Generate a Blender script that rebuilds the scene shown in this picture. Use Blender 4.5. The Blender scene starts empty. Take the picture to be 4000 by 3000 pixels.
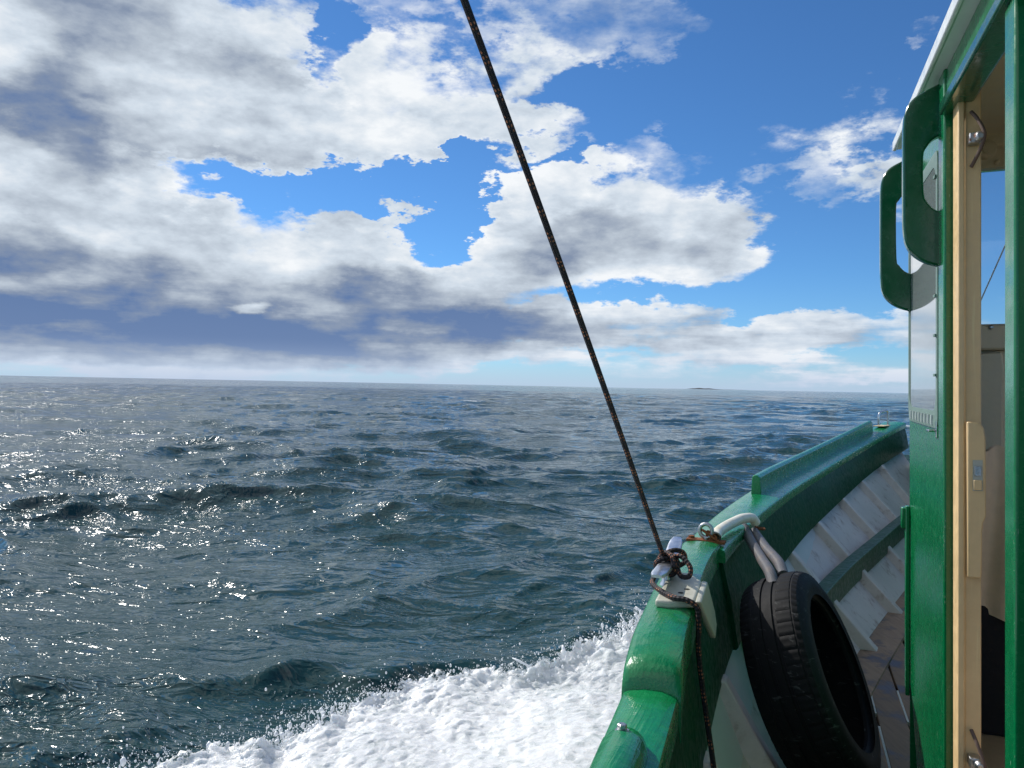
import bpy, bmesh, math, random
import numpy as np
from mathutils import Matrix, Vector

rad = math.radians
random.seed(7)
rng = np.random.default_rng(11)
scene = bpy.context.scene
COL = scene.collection

# ---------------------------------------------------------------- camera
EYE = 2.30                      # lens height above the mean sea level, metres
HEEL = rad(1.115)               # the boat (and the hand-held camera) heels a little to port
TRIM = rad(0.10)
BOAT = Matrix.Translation((0, 0, EYE)) @ Matrix.Rotation(-HEEL, 4, 'Y') @ Matrix.Rotation(TRIM, 4, 'X')
cam_data = bpy.data.cameras.new('camera')
cam = bpy.data.objects.new('camera', cam_data)
COL.objects.link(cam)
cam_data.sensor_width = 36.0
cam_data.lens = 27.0
cam_data.clip_start = 0.02
cam_data.clip_end = 60000.0
cam.matrix_world = BOAT @ Matrix.Rotation(rad(90), 4, 'X')
scene.camera = cam

# ---------------------------------------------------------------- sun, exposure
SUN_AZ, SUN_EL = -44.0, 40.0    # degrees; azimuth from +Y, minus is to port
to_sun = Vector((math.sin(rad(SUN_AZ)) * math.cos(rad(SUN_EL)),
                 math.cos(rad(SUN_AZ)) * math.cos(rad(SUN_EL)), math.sin(rad(SUN_EL))))
sun_data = bpy.data.lights.new('sun', 'SUN')
sun_data.energy = 3.6
sun_data.angle = rad(0.55)
sun_data.color = (1.0, 0.955, 0.88)
sun = bpy.data.objects.new('sun', sun_data)
COL.objects.link(sun)
sun.rotation_euler = (-to_sun).to_track_quat('-Z', 'Y').to_euler()
scene.view_settings.view_transform = 'Standard'
scene.view_settings.look = 'None'
scene.view_settings.exposure = 0.15
scene.view_settings.gamma = 1.0
scene.view_settings.use_curve_mapping = False
scene.cycles.max_bounces = 6
scene.cycles.diffuse_bounces = 3
scene.cycles.glossy_bounces = 4
scene.cycles.transmission_bounces = 5
scene.cycles.use_denoising = True
scene.cycles.sample_clamp_indirect = 6.0
scene.cycles.sample_clamp_direct = 12.0
scene.cycles.caustics_reflective = False
scene.cycles.caustics_refractive = False

# ---------------------------------------------------------------- node helper
class NT:
    def __init__(self, tree):
        self.t = tree
        self.n = tree.nodes
        self.l = tree.links
    def new(self, typ, **kw):
        nd = self.n.new(typ)
        for k, v in kw.items():
            setattr(nd, k, v)
        return nd
    def put(self, sock, v):
        if v is None:
            return
        if isinstance(v, bpy.types.NodeSocket):
            self.l.new(v, sock)
        else:
            sock.default_value = v
    def m(self, op, a, b=None, c=None, clamp=False):
        nd = self.new('ShaderNodeMath', operation=op)
        nd.use_clamp = clamp
        for i, v in enumerate((a, b, c)):
            self.put(nd.inputs[i], v)
        return nd.outputs[0]
    def v(self, op, a, b=None, scale=None):
        nd = self.new('ShaderNodeVectorMath', operation=op)
        self.put(nd.inputs[0], a)
        if b is not None:
            self.put(nd.inputs[1], b)
        if scale is not None:
            self.put(nd.inputs['Scale'], scale)
        return nd.outputs['Value'] if op in ('LENGTH', 'DOT_PRODUCT', 'DISTANCE') else nd.outputs[0]
    def xyz(self, x, y, z=0.0):
        nd = self.new('ShaderNodeCombineXYZ')
        for i, q in enumerate((x, y, z)):
            self.put(nd.inputs[i], q)
        return nd.outputs[0]
    def sep(self, vec):
        nd = self.new('ShaderNodeSeparateXYZ')
        self.put(nd.inputs[0], vec)
        return nd.outputs
    def noise(self, vec, scale, detail=4.0, rough=0.55, dist=0.0, out='Fac', lac=2.0, dims='3D'):
        nd = self.new('ShaderNodeTexNoise', noise_dimensions=dims)
        self.put(nd.inputs['Vector'], vec)
        self.put(nd.inputs['Scale'], scale)
        self.put(nd.inputs['Detail'], detail)
        self.put(nd.inputs['Roughness'], rough)
        self.put(nd.inputs['Lacunarity'], lac)
        self.put(nd.inputs['Distortion'], dist)
        return nd.outputs['Fac' if out == 'Fac' else 'Color']
    def voro(self, vec, scale, feature='F1', out='Distance'):
        nd = self.new('ShaderNodeTexVoronoi', feature=feature)
        self.put(nd.inputs['Vector'], vec)
        self.put(nd.inputs['Scale'], scale)
        return nd.outputs[out]
    def rng(self, val, a, b, c=0.0, d=1.0, mode='SMOOTHSTEP'):
        nd = self.new('ShaderNodeMapRange', interpolation_type=mode)
        for i, q in enumerate((val, a, b, c, d)):
            self.put(nd.inputs[i], q)
        return nd.outputs[0]
    def mix(self, fac, a, b, blend='MIX'):
        nd = self.new('ShaderNodeMix', data_type='RGBA', blend_type=blend)
        self.put(nd.inputs['Factor'], fac)
        self.put(nd.inputs['A'], a)
        self.put(nd.inputs['B'], b)
        return nd.outputs['Result']
    def fmix(self, fac, a, b):
        nd = self.new('ShaderNodeMix', data_type='FLOAT')
        self.put(nd.inputs['Factor'], fac)
        self.put(nd.inputs['A'], a)
        self.put(nd.inputs['B'], b)
        return nd.outputs['Result']
    def bump(self, h, strength, dist, normal=None):
        nd = self.new('ShaderNodeBump')
        self.put(nd.inputs['Height'], h)
        self.put(nd.inputs['Strength'], strength)
        self.put(nd.inputs['Distance'], dist)
        self.put(nd.inputs['Normal'], normal)
        return nd.outputs[0]

def c4(r, g, b):
    return (r, g, b, 1.0)

# ---------------------------------------------------------------- sky
world = bpy.data.worlds.new('World')
scene.world = world
world.use_nodes = True
world.node_tree.nodes.clear()
W = NT(world.node_tree)
SKY_STRENGTH = 0.10
sky = W.new('ShaderNodeTexSky', sky_type='NISHITA')
sky.sun_disc = False
sky.sun_elevation = rad(SUN_EL)
sky.sun_rotation = rad(SUN_AZ)
sky.altitude = 1500.0
sky.air_density = 1.0
sky.dust_density = 0.15
sky.ozone_density = 3.0
hs = W.new('ShaderNodeHueSaturation')
hs.inputs['Saturation'].default_value = 1.0
W.l.new(W.mix(1.0, sky.outputs[0], c4(0.47, 0.80, 1.08), 'MULTIPLY'), hs.inputs['Color'])
geo = W.new('ShaderNodeTexCoord')
D = W.v('NORMALIZE', geo.outputs['Generated'])
dx, dy, dz = W.sep(D)[0:3]
az = W.m('MULTIPLY', W.m('ARCTAN2', dx, dy), 180 / math.pi)
el = W.m('MULTIPLY', W.m('ARCSINE', dz), 180 / math.pi)
# clouds: coordinates in degrees of azimuth and elevation; layers flatten towards the horizon
flat = W.v('MULTIPLY', D, (1.0, 1.0, 2.1))
wob1 = W.noise(flat, 4.0, 3.0, 0.55, out='Color')
wob2 = W.noise(flat, 15.0, 5.0, 0.64, out='Color')
ae = W.xyz(az, el, 0.0)
elf = W.rng(el, 0.0, 14.0, 0.22, 1.0, 'LINEAR')          # wobble shrinks near the horizon
w1 = W.v('MULTIPLY', W.v('SUBTRACT', wob1, (0.5, 0.5, 0.5)), (13.0, 8.0, 0.0))
w2 = W.v('MULTIPLY', W.v('SUBTRACT', wob2, (0.5, 0.5, 0.5)), (10.5, 8.5, 0.0))
aew = W.v('ADD', ae, W.v('SCALE', W.v('ADD', w1, w2), scale=elf))
# (azimuth, elevation, half width, half height, weight, tilt) of the cloud masses and of the gaps between them
CLOUDS = [
    (-30.0, 19.0, 10.9, 7.78, 1.00, 0),
    (-22.5, 21.2, 9.7, 5.43, 0.90, 0),
    (-9.8, 20.0, 11.1, 3.40, 0.85, -18),
    (-18.2, 18.6, 8.7, 2.95, 0.70, -10),
    (-1.9, 18.6, 6.6, 1.73, 0.60, -20),
    (-28.6, 11.7, 8.0, 5.15, 0.90, 0),
    (-30.7, 7.4, 10.7, 3.86, 0.90, 0),
    (-19.5, 16.4, 4.6, 1.95, 0.35, 0),
    (-8.8, 24.5, 6.1, 2.39, 0.35, 0),
    (4.3, 25.3, 8.2, 1.89, 0.48, 0),
    (0.1, 23.4, 3.1, 1.73, 0.30, 0),
    (-18.2, 8.4, 10.3, 2.95, 0.80, -8),
    (-8.4, 8.6, 5.7, 2.73, 0.75, -8),
    (-25.9, 5.1, 14.5, 2.49, 0.80, 0),
    (-3.7, 6.1, 11.4, 2.41, 0.70, -8),
    (-11.9, 13.0, 4.5, 1.52, 1.15, 5),
    (1.5, 13.9, 5.2, 3.11, 0.85, 0),
    (7.7, 11.9, 8.8, 3.76, 0.95, -12),
    (0.8, 9.6, 3.8, 2.07, 0.50, 0),
    (11.7, 9.3, 6.0, 2.03, 0.70, 0),
    (15.3, 12.1, 3.5, 2.00, 0.45, 0),
    (-21.6, 2.5, 19.1, 2.25, 0.90, 0),
    (13.4, 4.4, 20.3, 1.41, 0.66, -2),
    (3.2, 2.5, 14.5, 1.21, 0.42, 0),
    (18.2, 1.5, 18.7, 0.92, 0.42, 0),
    (22.4, 14.8, 5.0, 1.76, 0.46, 0),
    (22.7, 18.7, 5.0, 1.53, 0.36, 0),
    (11.4, 18.0, 3.0, 1.69, 0.38, -10),
    (26.7, 13.9, 2.8, 1.23, 0.40, 0),
    (29.1, 23.5, 1.6, 1.81, 0.35, 0),
    (15.3, 16.0, 4.2, 0.73, 0.14, 15),
    (19.4, 12.5, 2.2, 1.95, -0.40, 0),
    (-17.0, 13.9, 9.8, 1.65, -0.95, -4),
    (-6.7, 14.9, 4.8, 1.99, -0.62, 0),
    (-23.3, 13.9, 2.2, 1.59, -0.50, -30),
    (-14.4, 23.5, 1.6, 2.84, -0.85, 20),
    (-6.1, 23.2, 3.8, 1.37, -0.30, -20),
    (-17.0, 18.9, 1.9, 0.99, -0.30, -10),
    (-5.2, 10.4, 2.7, 1.99, -0.58, 0),
    (-4.2, 13.4, 1.9, 3.10, -0.50, 0),
    (8.4, 20.7, 7.8, 2.05, -0.50, 0),
    (-0.6, 16.6, 5.9, 0.83, -0.65, -20),
    (18.2, 6.9, 13.1, 1.31, -0.45, 0),
    (6.7, 6.4, 4.4, 0.69, -0.20, -8),
    (21.5, 9.0, 4.2, 2.89, -0.30, 0),
    (13.4, 20.2, 13.1, 2.35, -0.20, 0),
    (5.0, 1.5, 17.1, 0.41, -0.20, 0),
]
SHADES = [
    (-31.5, 16.6, 3.0, 3.24, 0.36, 0),
    (-32.7, 8.3, 2.9, 1.74, 0.34, 0),
    (-30.7, 18.4, 1.5, 1.78, 0.10, 0),
    (-28.1, 6.7, 5.4, 1.37, 0.18, 0),
    (-25.1, 3.1, 13.6, 2.66, 0.50, -3),
    (-8.8, 3.4, 11.1, 2.05, 0.42, -3),
    (-7.1, 6.3, 7.1, 1.37, 0.30, 0),
    (-9.1, 7.3, 3.0, 1.71, 0.18, 0),
    (-27.3, 3.8, 9.0, 1.23, 0.12, 0),
    (-14.4, 2.7, 9.7, 1.34, 0.12, 0),
    (6.3, 11.6, 3.8, 1.54, 0.26, 0),
    (3.2, 9.9, 2.8, 1.03, 0.15, 0),
    (-23.6, 20.7, 5.8, 2.85, 0.10, 0),
    (-12.1, 13.0, 2.3, 1.01, 0.10, 0),
    (13.4, 3.9, 19.6, 1.01, 0.16, 0),
    (-3.7, 4.4, 8.6, 1.03, 0.14, 0),
    (-25.9, 0.4, 14.5, 0.53, -0.50, -2),
    (6.7, 1.1, 23.8, 0.86, -0.12, 0),
    (-13.8, 1.7, 2.0, 0.40, -0.18, 0),
    (-18.8, 5.3, 1.2, 0.46, -0.45, 0),
    (-7.1, 4.6, 2.0, 0.48, -0.20, 0),
    (1.5, 14.5, 4.5, 1.73, -0.16, 0),
    (10.7, 8.3, 6.7, 1.02, -0.12, 0),
    (-7.8, 9.7, 4.1, 1.20, -0.16, 0),
    (-16.3, 20.6, 9.5, 3.98, -0.12, 0),
]
def blob_sum(items, coord, start):
    acc = start
    for (a, e, sa, se, w, tilt) in items:
        nd = W.new('ShaderNodeVectorMath', operation='MULTIPLY_ADD')
        W.put(nd.inputs[0], coord)
        nd.inputs[1].default_value = (1.0 / sa, 1.0 / se, 0.0)
        nd.inputs[2].default_value = (-a / sa, -e / se, 0.0)
        f = W.rng(W.v('DOT_PRODUCT', nd.outputs[0], nd.outputs[0]), 2.1, 0.10, 0.0, w)
        acc = W.m('ADD', acc, f)
    return acc
fbm = W.noise(flat, 7.0, 9.0, 0.60)
fbm_hi = W.noise(W.v('ADD', flat, (3.1, 1.7, 0.4)), 26.0, 7.0, 0.62)
# outside the frame the same broken cloud goes on
far_cov = W.rng(W.noise(W.v('ADD', flat, (0.3, 5.2, 2.0)), 1.9, 2.0, 0.5), 0.40, 0.62, -0.25, 0.55)
far_cov = W.m('ADD', far_cov, W.rng(az, -60.0, 60.0, 0.40, -0.08, 'LINEAR'))
inview = W.m('MULTIPLY', W.rng(W.m('ABSOLUTE', az), 36.0, 52.0, 1.0, 0.0), W.rng(el, 27.0, 40.0, 1.0, 0.0))
cov = blob_sum(CLOUDS, aew, W.m('MULTIPLY', far_cov, W.m('SUBTRACT', 1.0, inview)))
streak = W.m('MULTIPLY', W.m('SUBTRACT', W.noise(W.v('MULTIPLY', D, (1.0, 1.0, 9.0)), 5.5, 5.0, 0.6), 0.5), W.rng(el, 3.0, 11.0, 1.3, 0.0))
cov = W.m('ADD', cov, streak)
dens = W.m('ADD', cov, W.m('ADD', W.m('MULTIPLY', W.m('SUBTRACT', fbm, 0.5), 1.38), W.m('MULTIPLY', W.m('SUBTRACT', fbm_hi, 0.5), 0.42)))
soft = W.rng(W.noise(W.v('ADD', flat, (7.0, 2.0, 1.0)), 3.0, 2.0, 0.5), 0.35, 0.65, 0.50, 1.02)
mask = W.rng(dens, 0.18, soft)
# self-shading: the same field sampled a little towards the sun
offs = tuple(0.046 * q for q in (to_sun.x, to_sun.y, to_sun.z * 2.0))
fbm_l = W.noise(flat, 7.0, 4.0, 0.52)
fbm_s = W.noise(W.v('ADD', flat, offs), 7.0, 4.0, 0.52)
fbm_hs = W.noise(W.v('ADD', W.v('ADD', flat, (3.1, 1.7, 0.4)), tuple(0.4 * q for q in offs)), 26.0, 6.0, 0.62)
relief = W.m('ADD', W.m('MULTIPLY', W.m('SUBTRACT', fbm_l, fbm_s), 1.15), W.m('MULTIPLY', W.m('SUBTRACT', fbm_hi, fbm_hs), 0.42))
dark = blob_sum(SHADES, W.v('ADD', ae, W.v('SCALE', W.v('ADD', w1, W.v('SCALE', w2, scale=0.40)), scale=elf)), 0.0)
thick = W.rng(dens, 0.75, 1.9, 0.0, 0.22, 'LINEAR')
lum = W.m('SUBTRACT', W.m('SUBTRACT', W.m('ADD', 0.80, relief), thick), dark)
lum = W.m('ADD', lum, W.m('MULTIPLY', streak, 0.85))
ramp = W.new('ShaderNodeValToRGB')
W.put(ramp.inputs[0], lum)
cr = ramp.color_ramp
cr.elements[0].position = 0.0
cr.elements[0].color = c4(0.11, 0.19, 0.38)
cr.elements[1].position = 1.0
cr.elements[1].color = c4(0.90, 0.93, 0.96)
for p, c in ((0.25, (0.235, 0.295, 0.41)), (0.5, (0.45, 0.515, 0.60)), (0.72, (0.63, 0.71, 0.80))):
    e_ = cr.elements.new(p)
    e_.color = c4(*c)
# thin cloud close to the sun glows
near_sun = W.rng(W.v('DOT_PRODUCT', D, tuple(to_sun)), math.cos(rad(19)), math.cos(rad(2)), 1.0, 3.8)
cloud_col = W.v('SCALE', W.v('SCALE', ramp.outputs[0], scale=0.92 / SKY_STRENGTH), scale=near_sun)
sky_all = W.mix(mask, hs.outputs[0], cloud_col)
# a pale band of moist air low over the sea
hazef = W.m('ADD', W.rng(el, -1.0, 3.2, 0.80, 0.0), W.rng(el, -1.0, 9.0, 0.16, 0.0))
sky_all = W.mix(hazef, sky_all, c4(0.43 / SKY_STRENGTH, 0.53 / SKY_STRENGTH, 0.70 / SKY_STRENGTH))
bg = W.new('ShaderNodeBackground')
bg.inputs['Strength'].default_value = SKY_STRENGTH
W.l.new(sky_all, bg.inputs['Color'])
wo = W.new('ShaderNodeOutputWorld')
W.l.new(bg.outputs[0], wo.inputs['Surface'])
world.cycles.sampling_method = 'MANUAL'
world.cycles.sample_map_resolution = 512


# ---------------------------------------------------------------- mesh and object helpers
class MB:
    """Collects geometry in boat coordinates; build() links it as one mesh object."""
    def __init__(self):
        self.V, self.F, self.U = [], [], {}
    def add(self, vs, fs):
        k = len(self.V)
        self.V.extend([tuple(v) for v in vs])
        self.F.extend([tuple(i + k for i in f) for f in fs])
        return k
    def box(self, c, ax, ay, az_, taper=1.0):
        """c centre; ax, ay, az_ half-extent vectors."""
        c, ax, ay, az_ = Vector(c), Vector(ax), Vector(ay), Vector(az_)
        vs = []
        for k in (-1, 1):
            t = taper if k > 0 else 1.0
            for i, j in ((-1, -1), (1, -1), (1, 1), (-1, 1)):
                vs.append(c + ax * (i * t) + ay * (j * t) + az_ * k)
        if ax.cross(ay).dot(az_) > 0:
            fs = [(3, 2, 1, 0), (4, 5, 6, 7), (0, 1, 5, 4), (1, 2, 6, 5), (2, 3, 7, 6), (3, 0, 4, 7)]
        else:
            fs = [(0, 1, 2, 3), (7, 6, 5, 4), (4, 5, 1, 0), (5, 6, 2, 1), (6, 7, 3, 2), (7, 4, 0, 3)]
        self.add(vs, fs)
        return self
    def prism(self, poly, off):
        """poly: planar outline (3D points); off: extrusion vector."""
        n = len(poly)
        poly = [Vector(p) for p in poly]
        off = Vector(off)
        vs = poly + [p + off for p in poly]
        fs = [tuple(range(n - 1, -1, -1)), tuple(range(n, 2 * n))]
        fs += [(i, (i + 1) % n, n + (i + 1) % n, n + i) for i in range(n)]
        self.add(vs, fs)
        return self
    def grid(self, rows, closed_u=False, closed_v=False, caps=False):
        """rows: list of equal-length point lists."""
        R, C_ = len(rows), len(rows[0])
        vs = [p for r in rows for p in r]
        fs = []
        for i in range(R if closed_v else R - 1):
            for j in range(C_ if closed_u else C_ - 1):
                a, b = i * C_ + j, i * C_ + (j + 1) % C_
                c, d = ((i + 1) % R) * C_ + (j + 1) % C_, ((i + 1) % R) * C_ + j
                fs.append((a, b, c, d))
        if caps:
            fs.append(tuple(range(C_ - 1, -1, -1)))
            fs.append(tuple((R - 1) * C_ + j for j in range(C_)))
        self.add(vs, fs)
        return self
    def tube(self, pts, r, n=12, closed=False, caps=True, uv=False):
        pts = [Vector(p) for p in pts]
        m = len(pts)
        rs = r if isinstance(r, (list, tuple)) else [r] * m
        rows = []
        T = []
        for i in range(m):
            a = pts[(i - 1) % m] if closed or i > 0 else pts[0]
            b = pts[(i + 1) % m] if closed or i < m - 1 else pts[-1]
            T.append((b - a).normalized())
        up = Vector((0, 0, 1)) if abs(T[0].z) < 0.9 else Vector((1, 0, 0))
        nrm = (up - T[0] * up.dot(T[0])).normalized()
        dist = 0.0
        ds = []
        for i in range(m):
            if i:
                nrm = (nrm - T[i] * nrm.dot(T[i])).normalized()
                dist += (pts[i] - pts[i - 1]).length
            ds.append(dist)
            bi = T[i].cross(nrm)
            rows.append([pts[i] + (nrm * math.cos(2 * math.pi * j / n) + bi * math.sin(2 * math.pi * j / n)) * rs[i] for j in range(n)])
        k = len(self.V)
        self.grid(rows, closed_u=True, closed_v=closed, caps=caps and not closed)
        for i in range(m):
            for j in range(n):
                self.U[k + i * n + j] = (j / n, ds[i])
        return self
    def lathe(self, c, axis, prof, n=32, a0=0.0, ref=None, closed_prof=False):
        """prof: list of (along, radius) about axis through c."""
        c, axis = Vector(c), Vector(axis).normalized()
        ref = Vector(ref) if ref is not None else (Vector((0, 0, 1)) if abs(axis.z) < 0.9 else Vector((1, 0, 0)))
        u = (ref - axis * ref.dot(axis)).normalized()
        w = axis.cross(u)
        rows = []
        for (t, r) in prof:
            rows.append([c + axis * t + (u * math.cos(a0 + 2 * math.pi * j / n) + w * math.sin(a0 + 2 * math.pi * j / n)) * r for j in range(n)])
        self.grid(rows, closed_u=True, closed_v=closed_prof, caps=not closed_prof)
        return self
    def ball(self, c, r, n=10, m=6):
        c = Vector(c)
        prof = [(-r * math.cos(math.pi * i / m), max(1e-4, r * math.sin(math.pi * i / m))) for i in range(m + 1)]
        return self.lathe(c, (0, 0, 1), prof, n)
    def build(self, name, mat, parent=None, smooth=True, bevel=0.0, seg=2, origin=None, angle=38, subsurf=0):
        me = bpy.data.meshes.new(name)
        o0 = Vector(origin) if origin is not None else Vector((0, 0, 0))
        me.from_pydata([tuple(Vector(v) - o0) for v in self.V], [], self.F)
        if self.U:
            uvl = me.uv_layers.new(name='UVMap')
            for lp in me.loops:
                uvl.data[lp.index].uv = self.U.get(lp.vertex_index, (0, 0))
        bm = bmesh.new()
        bm.from_mesh(me)
        bmesh.ops.recalc_face_normals(bm, faces=bm.faces)
        bm.to_mesh(me)
        bm.free()
        if smooth:
            me.polygons.foreach_set('use_smooth', [True] * len(me.polygons))
            me.set_sharp_from_angle(angle=rad(angle))
        me.materials.append(mat)
        ob = bpy.data.objects.new(name, me)
        COL.objects.link(ob)
        if bevel:
            md = ob.modifiers.new('bevel', 'BEVEL')
            md.width = bevel
            md.segments = seg
            md.limit_method = 'ANGLE'
            md.angle_limit = rad(35)
            md.harden_normals = False
        if subsurf:
            md = ob.modifiers.new('subsurf', 'SUBSURF')
            md.levels = md.render_levels = subsurf
        if parent is not None:
            ob.parent = parent
            ob.location = o0
        else:
            ob.matrix_world = BOAT @ Matrix.Translation(o0)
        return ob

def tag(o, label=None, cat=None, group=None, kind=None):
    for k, v in (('label', label), ('category', cat), ('group', group), ('kind', kind)):
        if v:
            o[k] = v
    return o

def thing(name, label, cat, base=(0, 0, 0), group=None):
    """An Empty in the boat's frame that parents the parts; part meshes are given in boat coordinates."""
    e = bpy.data.objects.new(name, None)
    e.empty_display_size = 0.1
    COL.objects.link(e)
    e.matrix_world = BOAT @ Matrix.Translation(Vector(base))
    e['_base'] = list(base)
    return tag(e, label, cat, group)

def part(mb, name, mat, parent, base=(0, 0, 0), **kw):
    """A part mesh: vertices in boat coordinates, moved so that its parent's base is the origin."""
    b = Vector(base)
    mb.V = [tuple(Vector(v) - b) for v in mb.V]
    return mb.build(name, mat, parent, **kw)

def spline(pts, n=8, closed=False):
    """Catmull-Rom through 3D points."""
    P = [Vector(p) for p in pts]
    out = []
    m = len(P)
    for i in range(m if closed else m - 1):
        if closed:
            p0, p1, p2, p3 = P[(i - 1) % m], P[i], P[(i + 1) % m], P[(i + 2) % m]
        else:
            p1, p2 = P[i], P[i + 1]
            p0 = P[i - 1] if i else p1 * 2 - p2
            p3 = P[i + 2] if i + 2 < m else p2 * 2 - p1
        for j in range(n):
            t = j / n
            out.append(0.5 * ((2 * p1) + (p2 - p0) * t + (2 * p0 - 5 * p1 + 4 * p2 - p3) * t * t + (3 * p1 - p0 - 3 * p2 + p3) * t ** 3))
    if not closed:
        out.append(P[-1])
    return out

# ---------------------------------------------------------------- materials
def new_mat(name):
    m = bpy.data.materials.new(name)
    m.use_nodes = True
    t = NT(m.node_tree)
    b = m.node_tree.nodes['Principled BSDF']
    return m, t, b

def obco(t):
    return t.new('ShaderNodeTexCoord').outputs['Object']

def paint(name, col, rough=0.25, var=0.12, bump=0.25, coat=0.35, chips=0.0, under=(0.45, 0.42, 0.36), speck=0.0, streak=0.0, dirt=0.0, dirt_col=(0.12, 0.09, 0.06), brush=0.12):
    """Brush-applied gloss paint: slow colour drift, brush relief, small chips, specks and grime."""
    m, t, b = new_mat(name)
    p = obco(t)
    n1 = t.noise(p, 3.0, 5.0, 0.6)
    n2 = t.noise(p, 38.0, 4.0, 0.6)
    k = t.rng(n1, 0.3, 0.7, 1.0 - var, 1.0 + var, 'LINEAR')
    k2 = t.rng(n2, 0.3, 0.7, 1.0 - var * 0.5, 1.0 + var * 0.5, 'LINEAR')
    colr = t.v('SCALE', t.v('SCALE', tuple(col), scale=k), scale=k2)
    ro = t.fmix(t.rng(n2, 0.35, 0.7), rough * 0.75, rough * 1.35)
    if streak:
        st = t.noise(t.v('MULTIPLY', p, (90.0, 90.0, 4.0)), 1.0, 3.0, 0.6)
        sm = t.m('MULTIPLY', t.rng(st, 0.60, 0.78), streak)
        colr = t.mix(sm, colr, c4(*[min(1, q * 1.6 + 0.03) for q in col]))
        ro = t.fmix(sm, ro, 0.6)
    if speck:
        vo = t.noise(t.v('MULTIPLY', p, (220.0, 220.0, 80.0)), 1.0, 2.0, 0.5)
        sp = t.m('MULTIPLY', t.rng(vo, 0.66, 0.74), t.rng(t.noise(p, 5.0, 3.0), 0.40, 0.62, 0.0, speck))
        colr = t.mix(sp, colr, c4(0.45, 0.62, 0.52))
        ro = t.fmix(sp, ro, 0.75)
    if dirt:
        dn = t.noise(p, 9.0, 7.0, 0.68, 0.4)
        dm = t.m('MULTIPLY', t.rng(dn, 0.52, 0.72), dirt)
        colr = t.mix(dm, colr, c4(*dirt_col))
        ro = t.fmix(dm, ro, 0.8)
    if chips:
        cn = t.noise(p, 26.0, 6.0, 0.7)
        cm = t.rng(cn, 0.74 - chips, 0.76 - chips)
        colr = t.mix(cm, colr, c4(*under))
        ro = t.fmix(cm, ro, 0.85)
    t.put(b.inputs['Base Color'], colr)
    t.put(b.inputs['Roughness'], ro)
    b.inputs['Coat Weight'].default_value = coat
    b.inputs['Coat Roughness'].default_value = 0.12
    bn = t.noise(p, 55.0, 4.0, 0.6)
    bl = t.noise(p, 7.0, 3.0, 0.5)
    rt = t.new('ShaderNodeVectorRotate', rotation_type='Z_AXIS')
    t.put(rt.inputs['Vector'], p)
    rt.inputs['Angle'].default_value = rad(22)
    br = t.noise(t.v('MULTIPLY', rt.outputs[0], (130.0, 7.0, 130.0)), 1.0, 3.0, 0.6)
    h = t.m('ADD', t.m('ADD', t.m('MULTIPLY', bn, 0.25), t.m('MULTIPLY', br, brush)), bl)
    t.put(b.inputs['Normal'], t.bump(h, bump, 0.01))
    t.put(b.inputs['Coat Normal'], t.bump(h, bump * 0.8, 0.01))
    return m

def metal(name, col, rough=0.3, rust=0.0):
    m, t, b = new_mat(name)
    p = obco(t)
    n = t.noise(p, 60.0, 5.0, 0.6)
    colr = t.mix(t.rng(n, 0.3, 0.7), c4(*[q * 0.85 for q in col]), c4(*col))
    met = 1.0
    ro = t.fmix(n, rough * 0.7, rough * 1.3)
    if rust:
        rm = t.m('MULTIPLY', t.rng(t.noise(p, 45.0, 6.0, 0.7), 0.62 - 0.4 * rust, 0.72 - 0.4 * rust), 1.0)
        rc = t.mix(t.noise(p, 120.0, 4.0), c4(0.09, 0.028, 0.010), c4(0.34, 0.115, 0.035))
        colr = t.mix(rm, colr, rc)
        ro = t.fmix(rm, ro, 0.9)
        met = t.fmix(rm, 1.0, 0.0)
        t.put(b.inputs['Normal'], t.bump(t.noise(p, 200.0, 4.0), 0.5, 0.003))
    t.put(b.inputs['Base Color'], colr)
    t.put(b.inputs['Roughness'], ro)
    t.put(b.inputs['Metallic'], met)
    return m

def simple(name, col, rough=0.6, bump=0.2, scale=80.0, var=0.15, spec=0.5, stain=None):
    m, t, b = new_mat(name)
    p = obco(t)
    n = t.noise(p, scale, 5.0, 0.6)
    k = t.rng(n, 0.25, 0.75, 1 - var, 1 + var, 'LINEAR')
    colr = t.v('SCALE', tuple(col), scale=k)
    if stain:
        sm = t.rng(t.noise(p, 14.0, 6.0, 0.7), 0.50, 0.72, 0.0, 0.8)
        colr = t.mix(sm, colr, c4(*stain))
    t.put(b.inputs['Base Color'], colr)
    b.inputs['Roughness'].default_value = rough
    b.inputs['Specular IOR Level'].default_value = spec
    t.put(b.inputs['Normal'], t.bump(n, bump, 0.004))
    return m

GREEN = (0.003, 0.195, 0.060)
M = {}
M['rail'] = paint('rail_green_paint', GREEN, 0.24, 0.18, 0.42, 0.3, chips=0.02, under=(0.06, 0.22, 0.13), dirt=0.25, dirt_col=(0.05, 0.19, 0.10), brush=0.40)
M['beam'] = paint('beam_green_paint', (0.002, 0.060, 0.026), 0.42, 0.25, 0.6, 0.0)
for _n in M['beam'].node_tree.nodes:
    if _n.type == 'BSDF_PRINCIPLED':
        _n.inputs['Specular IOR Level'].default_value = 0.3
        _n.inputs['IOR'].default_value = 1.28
M['house'] = paint('wheelhouse_green_paint', (0.002, 0.165, 0.052), 0.24, 0.10, 0.10, 0.4, speck=0.45)
M['handle'] = paint('handle_green_paint', (0.0025, 0.085, 0.032), 0.22, 0.10, 0.12, 0.5)
M['white_paint'] = paint('white_deck_paint', (0.70, 0.63, 0.57), 0.5, 0.10, 0.25, 0.1, dirt=0.85, dirt_col=(0.36, 0.26, 0.20), chips=0.05, under=(0.22, 0.11, 0.06))
M['roof_white'] = paint('roof_white_paint', (0.74, 0.76, 0.74), 0.4, 0.05, 0.15, 0.2)
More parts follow.
